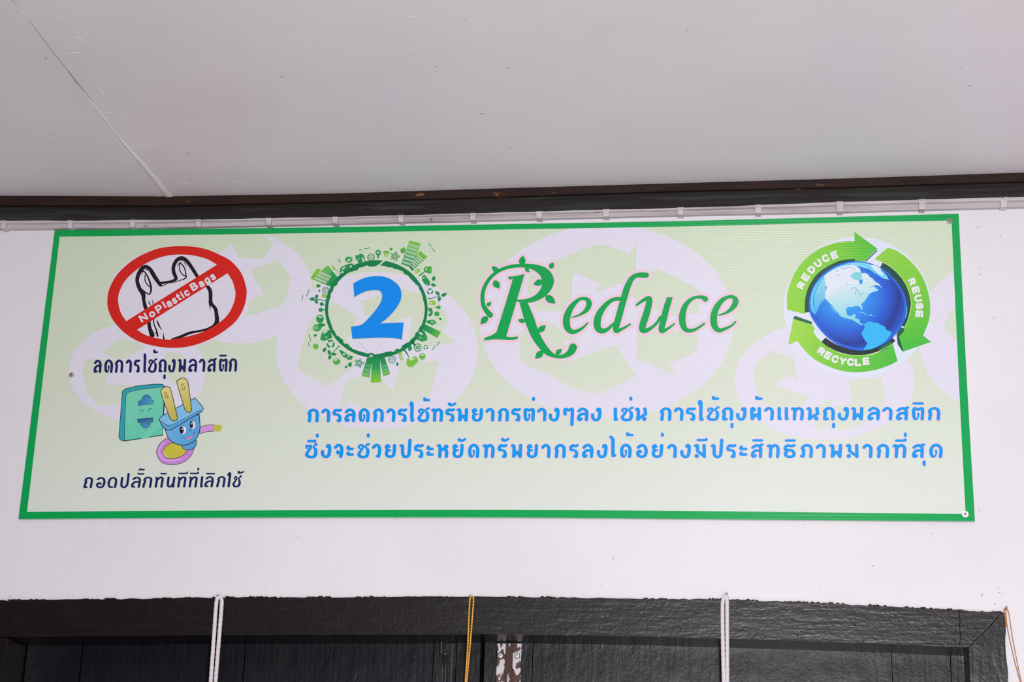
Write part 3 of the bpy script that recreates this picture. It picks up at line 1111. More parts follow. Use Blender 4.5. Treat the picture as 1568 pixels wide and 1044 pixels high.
Y6 = lambda v_: 600 + v_ / 9.493
Y7 = lambda v_: 600 + v_ / 8.7
s1, s2 = 9.493, 8.7
line1 = [
    (460, s1, [('ก', 98, 275), ('า', 300, 440), ('ร', 465, 610), ('ล', 635, 805), ('ด', 843, 1010), ('ก', 1050, 1218), ('า', 1245, 1387)]),
    (600, s1, [('ร', 82, 228), ('ใ', 245, 333, Y6(125), Y6(435)), ('ช', 365, 552), ('้', 450, 558, Y6(75), Y6(142)), ('ท', 568, 748), ('ร', 775, 922),
               ('ั', 805, 940, Y6(148), Y6(210)), ('พ', 940, 1122), ('ย', 1158, 1328)]),
    (740, s1, [('า', 28, 170), ('ก', 208, 380), ('ร', 403, 552), ('ต', 582, 753), ('่', 702, 758, Y6(68), Y6(137)), ('า', 780, 925), ('ง', 950, 1110),
               ('ๆ', 1150, 1322)]),
    (880, s1, [('ล', 30, 203), ('ง', 235, 390), ('เ', 563, 635), ('ช', 663, 855), ('่', 788, 845, Y6(63), Y6(132)), ('น', 870, 1060), ('ก', 1235, 1414)]),
    (1020, s1, [('า', 110, 258), ('ร', 283, 437), ('ใ', 448, 552, Y6(103), Y6(422)), ('ช', 582, 778), ('้', 660, 775, Y6(53), Y6(120)), ('ถ', 805, 982),
                ('ุ', 928, 986, Y6(441), Y6(531)), ('ง', 1015, 1170), ('ผ', 1215, 1390), ('้', 1288, 1405, Y6(53), Y6(120))]),
    (1160, s2, [('า', 83, 222), ('เ', 263, 328), ('เ', 358, 420), ('ท', 440, 620), ('น', 647, 828), ('ถ', 865, 1035), ('ุ', 985, 1041, Y7(406), Y7(489)),
                ('ง', 1067, 1218)]),
    (1300, s2, [('พ', 25, 205), ('ล', 243, 415), ('า', 440, 585), ('ส', 623, 805), ('ต', 838, 1005), ('ิ', 843, 1000, Y7(132), Y7(175)), ('ก', 1045, 1222)]),
]
line2 = [
    (460, s1, [('ซ', 60, 255), ('ึ', 95, 255, Y6(690), Y6(738)), ('่', 218, 273, Y6(600), Y6(668)), ('ง', 295, 450), ('จ', 485, 628), ('ะ', 665, 780),
               ('ช', 820, 1010), ('่', 958, 1015, Y6(596), Y6(666)), ('ว', 1035, 1180), ('ย', 1222, 1395)]),
    (600, s1, [('ป', 105, 290), ('ร', 320, 470), ('ะ', 500, 612), ('ห', 650, 830), ('ย', 875, 1047), ('ั', 945, 1085, Y6(665), Y6(730)), ('ด', 1105, 1275),
               ('ท', 1315, 1497)]),
    (740, s1, [('ร', 205, 355), ('ั', 248, 382, Y6(662), Y6(727)), ('พ', 397, 580), ('ย', 628, 800), ('า', 838, 985), ('ก', 1030, 1205), ('ร', 1245, 1392)]),
    (880, s1, [('ล', 103, 275), ('ง', 320, 477), ('ไ', 498, 608, Y6(632), Y6(953)), ('ด', 655, 830), ('้', 742, 856, Y6(583), Y6(648)), ('อ', 890, 1065),
               ('ย', 1115, 1290), ('่', 1247, 1303, Y6(588), Y6(656)), ('า', 1340, 1491)]),
    (1020, s1, [('ง', 203, 360), ('ม', 400, 592), ('ี', 440, 603, Y6(663), Y6(722)), ('ป', 645, 835), ('ร', 872, 1025), ('ะ', 1060, 1183),
                ('ส', 1228, 1420), ('ิ', 1250, 1410, Y6(682), Y6(724))]),
    (1160, s2, [('ท', 120, 298), ('ธ', 342, 512), ('ิ', 362, 512, Y7(627), Y7(665)), ('ภ', 560, 740), ('า', 772, 915), ('พ', 952, 1140), ('ม', 1172, 1358)]),
    (1300, s2, [('า', 175, 320), ('ก', 365, 540), ('ท', 577, 767), ('ี', 612, 768, Y7(613), Y7(669)), ('่', 723, 777, Y7(538), Y7(604)), ('ส', 835, 1018),
                ('ุ', 973, 1030, Y7(906), Y7(993)), ('ด', 1068, 1250)]),
]
C_BLUE = ink(0, 146, 228)
C_HALO = ink(224, 204, 218)
text_part('lettering', line1, C_BLUE, C_HALO, 5.5, 4.3, lambda x: 646.8 - 2.9 * min(1, (x - 470) / 700.0), lambda x: 625.4 - 2.6 * min(1, (x - 470) / 700.0),
          label='upper line of blue Thai lettering')
text_part('lettering', line2, C_BLUE, C_HALO, 5.5, 4.3, lambda x: 701.4, lambda x: 679.4, label='lower line of blue Thai lettering')
C_NAVY = ink(30, 30, 92)
b1 = lin2(143, 571.3, 362, 569.0)
small1 = [(130, 6.272, [('ล', 80, 160), ('ด', 183, 269), ('ก', 284, 369), ('า', 388, 452), ('ร', 466, 530), ('ใ', 551, 592, 540, 570.5), ('ช', 601, 692),
                        ('้', 652, 703, 534.6, 541.2), ('ถ', 703, 786), ('ุ', 750, 777, 572.5, 581), ('ง', 797, 869), ('พ', 889, 976), ('ล', 990, 1077),
                        ('า', 1090, 1157), ('ส', 1174, 1264), ('ต', 1284, 1369), ('ิ', 1290, 1363, 542.3, 546.3), ('ก', 1378, 1463)])]
small1[0] = (130, 6.272, [it if len(it) == 3 else it for it in small1[0][2]])
text_part('lettering', small1, C_NAVY, None, 4.1, 3.3, b1, lambda x: b1(x) - 20.6, slants=0.03, label='navy Thai caption under the bag picture')

# lower caption: a plainer, slanted face
G2 = {
    'ถ': (((.3, .04), (.0, .02), (.04, .3), (.16, .62), (.04, .72)), ((.04, .74), (.2, .93), (.55, 1), (.88, .88), (.92, .6), (.86, 0))),
    'อ': (((.06, .84), (.4, 1), (.8, .92), (.98, .55), (.82, .1), (.42, 0), (.1, .12), (.06, .36), (.32, .46), (.5, .36))),
    'ด': (((.5, .02), (.18, .04), (0, .35), (.1, .8), (.45, 1), (.82, .9), (.94, .6), (.86, 0))),
    'ป': (((.06, 1), (.04, .3), (.2, .03), (.55, 0), (.85, .2), (.92, .6), (.94, 1.4)),),
    'ล': (((.1, .84), (.4, 1), (.78, .94), (.92, .66), (.86, 0)), ((.9, .52), (.4, .56), (.06, .34), (.04, .06), (.3, .03))),
    'ก': (((0, 0), (.04, .3), (.16, .62), (.04, .72)), ((.04, .74), (.2, .93), (.55, 1), (.88, .88), (.92, .6), (.86, 0))),
    'ท': (((0, .98), (.12, .8), (.06, 0)), ((.12, .66), (.4, .92), (.72, 1), (.92, .84), (.86, 0))),
    'น': (((.1, 1), (.08, .3), (.25, .03), (.55, .05), (.86, .35)), ((.94, 1), (.86, 0)), ((.6, .1), (.95, .05))),
    'เ': (((.3, 1), (.2, .1), (.2, 0), (.9, .03)),),
    'ใ': (((0, .82), (.3, .97), (.6, .93), (.62, .7), (.5, 0)),),
    'ช': (((.16, .74, .6), (.04, .88, .6), (.24, 1.02, .8), (.44, .86, .7), (.22, .56, .8), (.0, .26), (.16, .02), (.5, -.02), (.86, .1), (.94, .42), (.8, .72, .8)), ((.72, .78, .6), (1.04, 1.1, .9))),
    'ั': (((.05, .9), (.16, .2), (.95, .24)),),
    '๊': (((0, .1), (.14, .9), (.4, .8), (.58, .95), (.7, .25), (1, .75)),),
    'ี': (((0, .12), (.95, .14), (1, 1)),),
    '่': (((.5, 0), (.5, 1)),),
    'ิ': (((0, .5), (1, .5)),),
    '้': (((.1, 1), (.28, .8), (.1, .1), (.6, .2), (1, .9)),),
}
for k_ in list(G2):
    if isinstance(G2[k_][0][0], (int, float)):
        G2[k_] = (G2[k_],)
Gs, Ds = G, DOTS
G, DOTS = G2, {}
Y5 = lambda v_: 710 + v_ / 6.03
b2 = lin2(128, 747.6, 371, 745.9)
small2 = [(120, 6.03, [('ถ', 44, 134), ('อ', 156, 248), ('ด', 264, 358), ('ป', 380, 466), ('ล', 482, 578), ('ั', 540, 612, Y5(80), Y5(102)),
                       ('๊', 553, 612, Y5(42), Y5(66)), ('ก', 588, 682), ('ท', 698, 786), ('ั', 753, 820, Y5(80), Y5(100)), ('น', 806, 892), ('ท', 906, 996),
                       ('ี', 922, 1010, Y5(70), Y5(98)), ('ท', 1012, 1100), ('ี', 1027, 1112, Y5(70), Y5(98)), ('่', 1092, 1120, Y5(35), Y5(62)),
                       ('เ', 1120, 1150), ('ล', 1158, 1250), ('ิ', 1176, 1263, Y5(84), Y5(98)), ('ก', 1270, 1358), ('ใ', 1362, 1410, Y5(74), Y5(218)),
                       ('ช', 1418, 1500), ('้', 1463, 1530, Y5(64), Y5(93))])]
text_part('lettering', small2, C_NAVY, None, 3.8, 2.8, b2, lambda x: b2(x) - 17.4, slants=0.10, label='navy Thai caption under the plug picture')
G, DOTS = Gs, Ds

# ---- Latin letters made of strokes, unit box, y up
LAT = {
    'R': (((0, 0), (0, 1)), ((0, 1), (.6, 1), (.9, .85), (.9, .62), (.6, .48), (0, .48)), ((.45, .48), (.95, 0))),
    'E': (((1, 1), (0, 1)), ((0, 1), (0, 0)), ((0, 0), (1, 0)), ((0, .5), (.9, .5))),
    'D': (((0, 0), (0, 1)), ((0, 1), (.5, 1), (.95, .75), (.95, .25), (.5, 0), (0, 0))),
    'U': (((0, 1), (0, .35), (.25, 0), (.75, 0), (1, .35), (1, 1)),),
    'C': (((1, .78), (.75, 1), (.3, 1), (0, .7), (0, .3), (.3, 0), (.75, 0), (1, .22)),),
    'S': (((.95, .8), (.6, 1), (.2, .95), (.05, .72), (.3, .55), (.75, .45), (.97, .25), (.75, .02), (.3, 0), (0, .2)),),
    'Y': (((0, 1), (.5, .48)), ((1, 1), (.5, .48)), ((.5, .48), (.5, 0))),
    'L': (((0, 1), (0, 0)), ((0, 0), (.95, 0))),
    'N': (((0, 0), (0, 1)), ((0, 1), (1, 0)), ((1, 0), (1, 1))),
    'P': (((0, 0), (0, 1)), ((0, 1), (.65, 1), (.95, .8), (.9, .5), (.6, .4), (0, .4))),
    'B': (((0, 0), (0, 1)), ((0, 1), (.6, 1), (.9, .82), (.8, .6), (.5, .52), (0, .52)), ((.5, .52), (.95, .4), (.95, .12), (.6, 0), (0, 0))),
    'o': (((.5, .72), (.12, .58), (0, .33), (.18, .06), (.5, 0), (.85, .1), (1, .36), (.85, .62), (.5, .72)),),
    'l': (((.5, 1.05), (.5, 0)),),
    'i': (((.5, .7), (.5, 0)), ((.5, 1.0), (.5, 1.04))),
    'a': (((.12, .66), (.5, .74), (.85, .6), (.9, 0)), ((.9, .4), (.35, .42), (.05, .2), (.3, 0), (.7, .05), (.9, .25))),
    's': (((.9, .62), (.5, .74), (.1, .6), (.3, .42), (.75, .32), (.92, .14), (.5, 0), (.05, .1))),
    't': (((.4, .98), (.4, .12), (.85, .02)), ((.05, .7), (.85, .7))),
    'c': (((.95, .62), (.5, .74), (.1, .58), (.05, .18), (.4, 0), (.95, .1))),
    'g': (((.5, .72), (.12, .58), (.05, .33), (.2, .06), (.5, .04), (.9, .2)), ((.5, .72), (.9, .7), (.92, .05), (.75, -.25), (.3, -.3), (.08, -.18))),
}
for k_ in list(LAT):
    if isinstance(LAT[k_][0][0], (int, float)):
        LAT[k_] = (LAT[k_],)
STRAIGHT = set('RENLYPB')


def latin(ch, cx, cy, w, h, ang, wt):
    """letter with its centre at cx, cy (photo units), advance direction ang (degrees, anticlockwise)"""
    a = math.radians(ang)
    ux, uy = math.cos(a), -math.sin(a)
    vx, vy = -math.sin(a), -math.cos(a)
    out = []
    for st in LAT[ch]:
        pts = []
        for u, v_ in st:
            du, dv = (u - .5) * (w - wt), (v_ - .5) * (h - wt)
            pts.append((cx + ux * du + vx * dv, cy + uy * du + vy * dv))
        if len(pts) == 2:
            d = math.hypot(pts[1][0] - pts[0][0], pts[1][1] - pts[0][1]) or 1
            e = wt * .32
            ex, ey = (pts[1][0] - pts[0][0]) / d * e, (pts[1][1] - pts[0][1]) / d * e
            pts = [(pts[0][0] - ex, pts[0][1] - ey), (pts[1][0] + ex, pts[1][1] + ey)]
            nx, ny = -ey / e * wt / 2, ex / e * wt / 2
            out.append([(pts[0][0] + nx, pts[0][1] + ny), (pts[1][0] + nx, pts[1][1] + ny), (pts[1][0] - nx, pts[1][1] - ny), (pts[0][0] - nx, pts[0][1] - ny)])
        else:
            out += stroke(pts, wt, n=3, seg=8)
    return out


# ---- no plastic bags emblem
tA = T(140, 360, 4.538)
emb = empty('prohibition_emblem', P(270, 455, SIGN_Y), sign)
C_RED = ink(206, 32, 22)
C_WHITEP = ink(216, 211, 224)
C_BLACK = ink(28, 20, 26)
OUTER = S('110,455 125,370 185,265 300,165 440,100 560,78 690,78 800,98 900,140 970,180 1040,260 1075,360 1078,420 1060,500 1010,590 930,660 820,725 '
          '700,768 580,783 450,772 320,735 220,670 150,590 118,520', tA)
IN1 = S('242,597! 205,540 187,470 190,410 225,330 290,260 390,190 500,148 600,135 700,140 800,165 872,205!', tA)
IN2 = S('945,265! 980,320 1002,400! 990,470 945,555 870,620 780,670 660,705 540,725 440,712 370,690 318,657!', tA)
Print().add(C_WHITEP, [ell(270.5, 455, 106, 77, 60)], [], 2).build('disc', emb, 'white ground of the prohibition emblem')
bagp = Print()


def ST(pts, tr, n=4):
    return stroke(tr(pts) if tr is None else [(q[0], q[1], w_ / sc_) for (q, w_, sc_) in [(tr([(p[0], p[1])])[0], p[2], tr.s) for p in pts]], None, n)


def TT(x0, y0, s):
    f = T(x0, y0, s)

    class K:
        pass

    def g(pts):
        return f(pts)
    g_ = type('Tr', (), {'__call__': lambda self, pts: f(pts)})()
    g_.s = s
    return g_


tA, tC, tD, tE, tF, tG, tB = (TT(140, 360, 4.538), TT(450, 355, 4.26), TT(710, 370, 5.218), TT(900, 390, 6.14), TT(1180, 340, 4.177),
                              TT(1230, 395, 6.959), TT(110, 560, 4.972))
bag_s = [
    [(478, 345, 24), (440, 290, 30), (408, 238, 28), (378, 218, 24), (348, 235, 28), (324, 280, 28), (318, 320, 26), (334, 370, 28), (360, 410, 32), (363, 450, 24), (376, 505, 28)],
    [(398, 585, 26), (404, 640, 26), (422, 695, 36)],
    [(352, 240, 12), (380, 268, 10), (400, 310, 12), (414, 360, 14), (412, 395, 12), (403, 412, 8)],
    [(405, 412, 8), (378, 400, 10), (352, 380, 14)],
    [(374, 275, 7), (372, 310, 8), (385, 340, 8), (404, 358, 8)],
    [(360, 245, 9), (352, 262, 5), (348, 280, 2)],
    [(475, 335, 22), (520, 326, 16), (560, 318, 16), (588, 302, 24), (573, 262, 26), (570, 220, 26), (590, 178, 26), (622, 159, 28), (655, 172, 28), (690, 215, 26), (738, 290, 24)],
    [(477, 352, 12), (500, 350, 7), (535, 332, 6), (570, 328, 6), (610, 316, 6), (655, 298, 9), (656, 270, 9), (645, 225, 9), (618, 192, 10)],
    [(612, 198, 7), (613, 240, 8), (630, 270, 8), (652, 284, 9)],
    [(612, 195, 9), (602, 205, 6), (599, 218, 3)],
    [(640, 180, 2), (650, 198, 5), (662, 220, 2)],
    [(803, 350, 24), (826, 390, 28), (828, 450, 26), (836, 480, 24), (862, 512, 26), (870, 560, 28), (872, 600, 32), (850, 632, 24), (800, 655, 18), (740, 668, 16), (680, 680, 20), (620, 705, 20), (560, 722, 12)],
    [(822, 460, 18), (823, 490, 10), (827, 522, 2)],
    [(432, 585, 10), (435, 620, 9), (452, 660, 11), (460, 700, 14)],
    [(438, 672, 4), (450, 682, 8), (460, 690, 8)],
    [(455, 588, 5), (466, 620, 12), (487, 658, 4)],
    [(502, 680, 3), (500, 700, 8), (504, 722, 14)],
    [(398, 455, 2), (402, 470, 8), (412, 490, 3)],
    [(420, 448, 2), (428, 470, 7), (434, 490, 7)],
]
bp_ = []
for s_ in bag_s:
    bp_ += ST(s_, tA, 3)
bagp.add(ink(122, 130, 160), [S('363,230 380,222 398,232 392,250 375,240', tA), S('612,172 625,168 634,176 624,184', tA)], [], 3)
bagp.add(C_BLACK, bp_, [], 4, ell(270.5, 455, 100, 73, 50))
bagp.build('bag_drawing', emb, 'black line drawing of a carrier bag')
Print().add(C_RED, [OUTER], [IN1, IN2], 5).build('prohibition_ring', emb, 'red ring with a slanting bar')
nb = []
for ch, x, y, w, h in (('N', 219.6, 486.2, 10.6, 11.5), ('o', 232.2, 479.9, 8.4, 11.5), ('P', 243.6, 472.6, 9.2, 11.5), ('l', 251.3, 466.6, 4.5, 11.5), ('a', 258.8, 464.2, 8.0, 11.5),
                       ('s', 266.8, 459.4, 7.4, 11.5), ('t', 273.5, 454.6, 6.2, 11.5), ('i', 279.0, 451.6, 4, 11.5), ('c', 285.6, 447.6, 7.4, 11.5),
                       ('B', 297.0, 438.4, 9.6, 11.5), ('a', 308.0, 433.8, 8.0, 11.5), ('g', 317.0, 428.6, 8.2, 11.5), ('s', 325.6, 423.2, 7.4, 11.5)):
    nb += latin(ch, x, y, w * 1.12, h * 1.04, 31.5, 2.8)
Print().add(C_WHITEP, nb, [], 6).build('lettering', emb, 'white words No Plastic Bags')

# ---- the plug and socket picture
plug = empty('plug_picture', P(262, 645, SIGN_Y), sign)
C_LINE = ink(24, 30, 48)


def shaped(pr, txt, tr, mat, layer, line=None, lw=0.8, n=4):
    p = S(txt, tr, n) if isinstance(txt, str) else txt
    pr.add(mat, [p], [], layer)
    if line:
        pr.add(line, outline(p, lw), [], layer + .5)


pr = Print()
g_teal = ink_grad((200, 600), (235, 675), [(0, (120, 205, 175)), (1, (92, 200, 172))])
shaped(pr, '358,535! 385,195! 402,178 430,170! 520,150 660,139 700,148 712,170! 690,528! 400,573! 375,566 362,552', tB, ink(48, 160, 172), 2, C_LINE, 1.0)
shaped(pr, '400,570! 404,400! 412,240! 425,205 500,185 600,170 690,163 704,172! 696,350! 692,526!', tB, g_teal, 3, C_LINE, .7)
pr.add(ink(112, 205, 178), [S('418,400! 560,215! 600,205! 418,460!', tB, 1), S('520,560! 690,380! 690,440! 580,550!', tB, 1)], [], 3.7)
shaped(pr, '503,302! 507,270! 528,262 545,230 572,221 597,234 606,260! 623,266! 619,290!', tB, ink_grad((210, 606), (235, 620), [(0, (40, 95, 160)), (1, (80, 160, 200))]), 4, C_LINE, .6)
shaped(pr, '500,405! 618,395! 615,427! 600,432 590,458 560,474 530,458 523,435! 502,430!', tB, ink_grad((220, 640), (222, 655), [(0, (35, 88, 130)), (1, (80, 150, 195))]), 4, C_LINE, .6)
pr.add(C_LINE, ST([(515, 347, 3), (528, 334, 4), (546, 347, 3)], tB) + ST([(583, 345, 3), (592, 328, 4), (609, 326, 3)], tB), [], 4)
pr.build('socket', plug, 'smiling teal wall socket')

pr = Print()
loop = ell(232 + 8.5, 560 + 650 / 4.972 + 2, 17, 14, 30)
pr.add(ink(196, 188, 62), [ell(110 + 785 / 4.972, 560 + 645 / 4.972, 17.5, 13.5, 30)], [], 2.2)
cordp = [(765, 560, 44), (705, 590, 44), (668, 650, 44), (695, 712, 44), (760, 730, 44), (840, 712, 44), (890, 668, 44), (912, 615, 42)]
pr.add(C_LINE, ST([(a, b, c + 8) for a, b, c in cordp], tB), [], 2.6)
pr.add(ink(196, 132, 206), ST(cordp, tB), [], 3)
pr.add(ink(216, 164, 224), ST([(a - 4, b - 6, 12) for a, b, c in cordp[1:6]], tB), [], 3.5)
arm = [(965, 494, 44), (1030, 476, 46), (1086, 472, 48)]
pr.add(C_LINE, ST([(a, b, c + 8) for a, b, c in arm[:2]] + [(1075, 473, 54)], tB), [], 2.6)
pr.add(ink(205, 148, 212), ST(arm[:2] + [(1070, 473, 46)], tB), [], 3)
shaped(pr, '1084,446! 1146,454! 1134,500! 1080,498!', tB, ink(190, 186, 70), 4)
pr.build('cable', plug, 'pink cable with a yellow end')

pr = Print()
g_body = ink_grad((250, 660), (310, 680), [(0, (110, 178, 224)), (1, (78, 152, 212))])
shaped(pr, '838,600! 850,632 895,640 940,615 950,570! 880,560!', tB, g_body, 3.2, C_LINE, 1.0)
shaped(pr, '710,480! 735,550 790,592 860,603 925,578 962,530 976,470 970,370! 850,400!', tB, g_body, 4, C_LINE, 1.2)
shaped(pr, '662,405! 690,380! 915,256 940,250 998,318 990,348! 762,484! 730,490 690,460', tB, ink(128, 188, 226), 4.8, C_LINE, 1.1)
pr.add(ink(90, 160, 208), [S('664,412! 720,452 765,448! 985,330! 992,346! 762,482! 730,488 692,458', tB, 3)], [], 5)
pr.add(C_LINE, ST([(668, 412, 2), (715, 446, 4), (770, 446, 3), (975, 336, 2)], tB), [], 5.4)
for txt in ('680,210 690,175 715,158 740,165 755,188 805,395! 795,415 765,415 745,395!', '802,135 808,112 825,98 845,93 865,98 880,115 890,160 912,330! 905,352 875,350 860,330!'):
    shaped(pr, txt, tB, ink_grad((245, 600), (262, 640), [(0, (216, 206, 130)), (1, (192, 178, 84))]), 6, C_LINE, 1.1)
for txt in ('706,203! 720,203! 733,245! 718,249!', '833,140! 848,138! 859,176! 842,183!'):
    pr.add(C_LINE, outline(S(txt, tB, 1), .7), [], 7)
pr.add(ink(226, 224, 236), [ell(*tB([(848, 487)])[0], 4.4, 6.6), ell(*tB([(920, 450)])[0], 4.0, 6.4)], [], 6)
pr.add(C_LINE, [ell(*tB([(836, 490)])[0], 3.2, 5.4), ell(*tB([(911, 449)])[0], 2.7, 5.2)] + ST([(822, 470, 3), (845, 456, 5), (866, 468, 2)], tB)
       + ST([(900, 428, 2), (918, 415, 5), (936, 424, 2)], tB) + ST([(890, 492, 2), (900, 485, 4), (904, 497, 2)], tB)
       + ST([(840, 545, 3), (862, 550, 4), (900, 540, 4), (928, 515, 4), (938, 502, 3)], tB), [], 6.6)
pr.add(ink(226, 224, 236), [ell(*tB([(840, 480)])[0], .9, 1.3), ell(*tB([(914, 440)])[0], .9, 1.3)], [], 7.2)
pr.add(ink(224, 132, 170), [S('864,549! 895,541 922,520! 912,546 885,560', tB)], [], 7)
pr.build('plug', plug, 'smiling light blue plug with yellow prongs')

# ---- the numeral in its ring of green icons
num = empty('number_emblem', P(575, 480, SIGN_Y), sign)
two = S('388,335! 460,300 540,288 600,295 650,320 690,360 702,410 690,460 650,520 600,570 562,597! 640,593! 716,590! 705,702! 640,692 540,690 440,695 '
        '382,698! 372,618! 440,605 490,560 540,500 570,450 575,410 560,385 530,380 480,385 430,405 395,425! 390,380', tC, 5)
Print().add(ink(0, 134, 230), [two], [], 5).add(ink(196, 202, 150), outline(two, 1.2), [], 4.5).build('numeral', num, 'bold blue numeral two')

CX, CY = 538.0, 503.0
ringp = Print()
o_out, o_in = [], []
for k in range(180):
    a = 6.283185 * k / 180
    o_out.append((CX + 335 * math.cos(a), CY + 319 * math.sin(a) + 10 * math.cos(a) * 0))
blk = 0.0
for k in range(240):
    a = 6.283185 * k / 240
    th = 21 + 9 * max(0, math.sin(-a)) ** 2 * (1.4 if math.cos(a) < .5 else .8) + 5 * max(0, math.sin(a)) ** 2
    if k % 3 == 0:
        blk = random.choice([-4, -2, 0, 2, 5, 7, 9]) * (0.4 if abs(math.cos(a)) > .93 else 1.0)
    o_in.append((CX + (335 - th - blk * .8) * math.cos(a), CY + (319 - th - blk * .8) * math.sin(a)))
slit = [(tC([(q[0], q[1])])[0]) for q in ((596, 176), (604, 182), (528, 246), (522, 238))]
C_RING = ink(10, 124, 72)
ringp.add(C_RING, [tC(o_out)], [tC(o_in), slit], 4)
ringp.add(ink(150, 160, 160), ST([(502, 806, 3), (450, 745, 1.6), (408, 700, .8)], tC) + ST([(520, 790, 2), (560, 745, 1.4), (598, 712, .8)], tC), [], 3)
ringp.add(ink(217, 213, 228), [tC([(491, 812), (518, 812), (504, 800)])], [], 4.3)
ringp.build('ring', num, 'dark green ring with a ragged inner edge')

ctr = (450 + CX / 4.26, 355 + CY / 4.26)
g_rad = ink_grad(ctr, (ctr[0] + 125, ctr[1]), [(0.60, (14, 130, 76)), (0.76, (44, 158, 78)), (0.90, (118, 190, 56))], radial=True)
g_soft = ink_grad(ctr, (ctr[0] + 125, ctr[1]), [(0.62, (34, 150, 96)), (0.78, (96, 178, 122)), (0.92, (146, 194, 74))], radial=True)
C_BG = ink(206, 212, 198)
C_MIDG = ink(30, 140, 74)


def leafp(bx, by, tx, ty, w):
    """pointed leaf outline from base to tip"""
    dx, dy = tx - bx, ty - by
    L = math.hypot(dx, dy)
    nx, ny = -dy / L, dx / L
    prof = ((0, .12), (.15, .38), (.35, .5), (.55, .47), (.75, .3), (.9, .12), (1, 0))
    l = [(bx + dx * t_ + nx * w * q, by + dy * t_ + ny * w * q) for t_, q in prof]
    r = [(bx + dx * t_ - nx * w * q, by + dy * t_ - ny * w * q) for t_, q in prof[:-1]][::-1]
    return l + r


def L_(bx, by, tx, ty, w):
    return tC(leafp(bx, by, tx, ty, w))


ic = Print()
lay = 4
leaves, dark = [], []
for q in ((905, 318, 921, 288, 24), (895, 342, 930, 352, 22), (950, 412, 921, 385, 24), (962, 418, 1000, 400, 24), (950, 420, 946, 458, 24),
          (963, 572, 946, 562, 16), (752, 776, 764, 740, 26), (676, 874, 674, 848, 18), (362, 880, 372, 846, 26), (334, 888, 348, 870, 16),
          (238, 800, 222, 768, 24), (246, 798, 282, 797, 22), (240, 804, 228, 834, 24), (190, 782, 212, 752, 22), (130, 680, 152, 668, 18),
          (150, 612, 210, 604, 28), (168, 468, 200, 474, 24), (138, 438, 98, 438, 24), (140, 432, 158, 408, 24), (140, 442, 154, 470, 24),
          (146, 352, 176, 352, 24), (160, 384, 174, 382, 18), (865, 585, 935, 592, 26), (905, 296, 918, 292, 10)):
    leaves.append(L_(*q))
dark += ST([(878, 435, 8), (915, 428, 5), (950, 416, 4)], tC) + ST([(210, 450, 8), (175, 443, 5), (138, 438, 4)], tC)
dark += ST([(295, 745, 8), (268, 772, 5), (240, 800, 4)], tC) + ST([(718, 768, 12), (735, 790, 9), (755, 825, 6)], tC) + ST([(822, 282, 10), (850, 262, 6), (868, 250, 4)], tC)
dark += ST([(875, 583, 6), (865, 581, 6)], tC)
ic.add(C_MIDG, leaves, [], 4)
ic.add(ink(24, 128, 88), dark, [], 3.5)
# towers, window rows
t4c, t5c, t8c, t7c = TT(450, 360, 10.44), TT(560, 360, 10.44), TT(500, 510, 8.711), TT(620, 440, 8.7)


def quad(a, b, c, d, tr):
    return tr([a, b, c, d])


def lerp(a, b, t_):
    return (a[0] + (b[0] - a[0]) * t_, a[1] + (b[1] - a[1]) * t_)


def cell(q, u0, u1, v0, v1):
    """sub-quad of q (corners top-left, top-right, bottom-right, bottom-left)"""
    tl, tr_, br, bl = q
    f = lambda u, v_: lerp(lerp(tl, tr_, u), lerp(bl, br, u), v_)
    return [f(u0, v0), f(u1, v0), f(u1, v1), f(u0, v1)]


towers = [
    (t4c([(262, 690), (372, 530), (712, 690), (600, 830)]), 'win', 3, 9, .16, .72),
    (t4c([(450, 560), (545, 480), (712, 690), (640, 770)]), 'band', 1, 4, .1, .45),
    (t5c([(700, 82), (880, 132), (735, 520), (570, 460)]), 'tall', 1, 6, .1, .98),
    (t5c([(868, 248), (988, 345), (740, 575), (690, 500)]), 'win', 4, 6, .2, .9),
    (t8c([(465, 572), (572, 592), (612, 330), (540, 325)]), 'band2', 1, 3, .05, .7),
    (t8c([(757, 577), (850, 545), (775, 318), (705, 318)]), 'band2', 1, 3, .05, .6),
    (t8c([(590, 660), (728, 655), (712, 322), (606, 322)]), 'plain', 1, 1, 0, 0),
    (t7c([(430, 676), (482, 592), (265, 488), (225, 552)]), 'plain', 1, 1, 0, 0),
]
for i, (q, kind, nu, nv, va, vb) in enumerate(towers):
    L0 = 3.2 + (i % 3) * .35
    ic.add(g_rad, [q], [], L0)
    wins = []
    for a_ in range(nu):
        for b_ in range(nv):
            u0, u1 = (a_ + .14) / nu, (a_ + .86) / nu
            v0, v1 = va + (vb - va) * (b_ + .12) / nv, va + (vb - va) * (b_ + .74) / nv
            if kind == 'win':
                u0, u1 = .06 + .9 * (a_ + .1) / nu, .06 + .9 * (a_ + .84) / nu
            if kind == 'tall':
                u0, u1 = .06, .94
            wins.append(cell(q, u0, u1, v0, v1))
    if kind == 'win':
        ic.add(C_BG, wins, [], 5)
    elif kind == 'tall':
        ic.add(ink(160, 196, 168), wins, [], 5)
    elif kind in ('band', 'band2'):
        ic.add(g_soft, wins, [], 5)
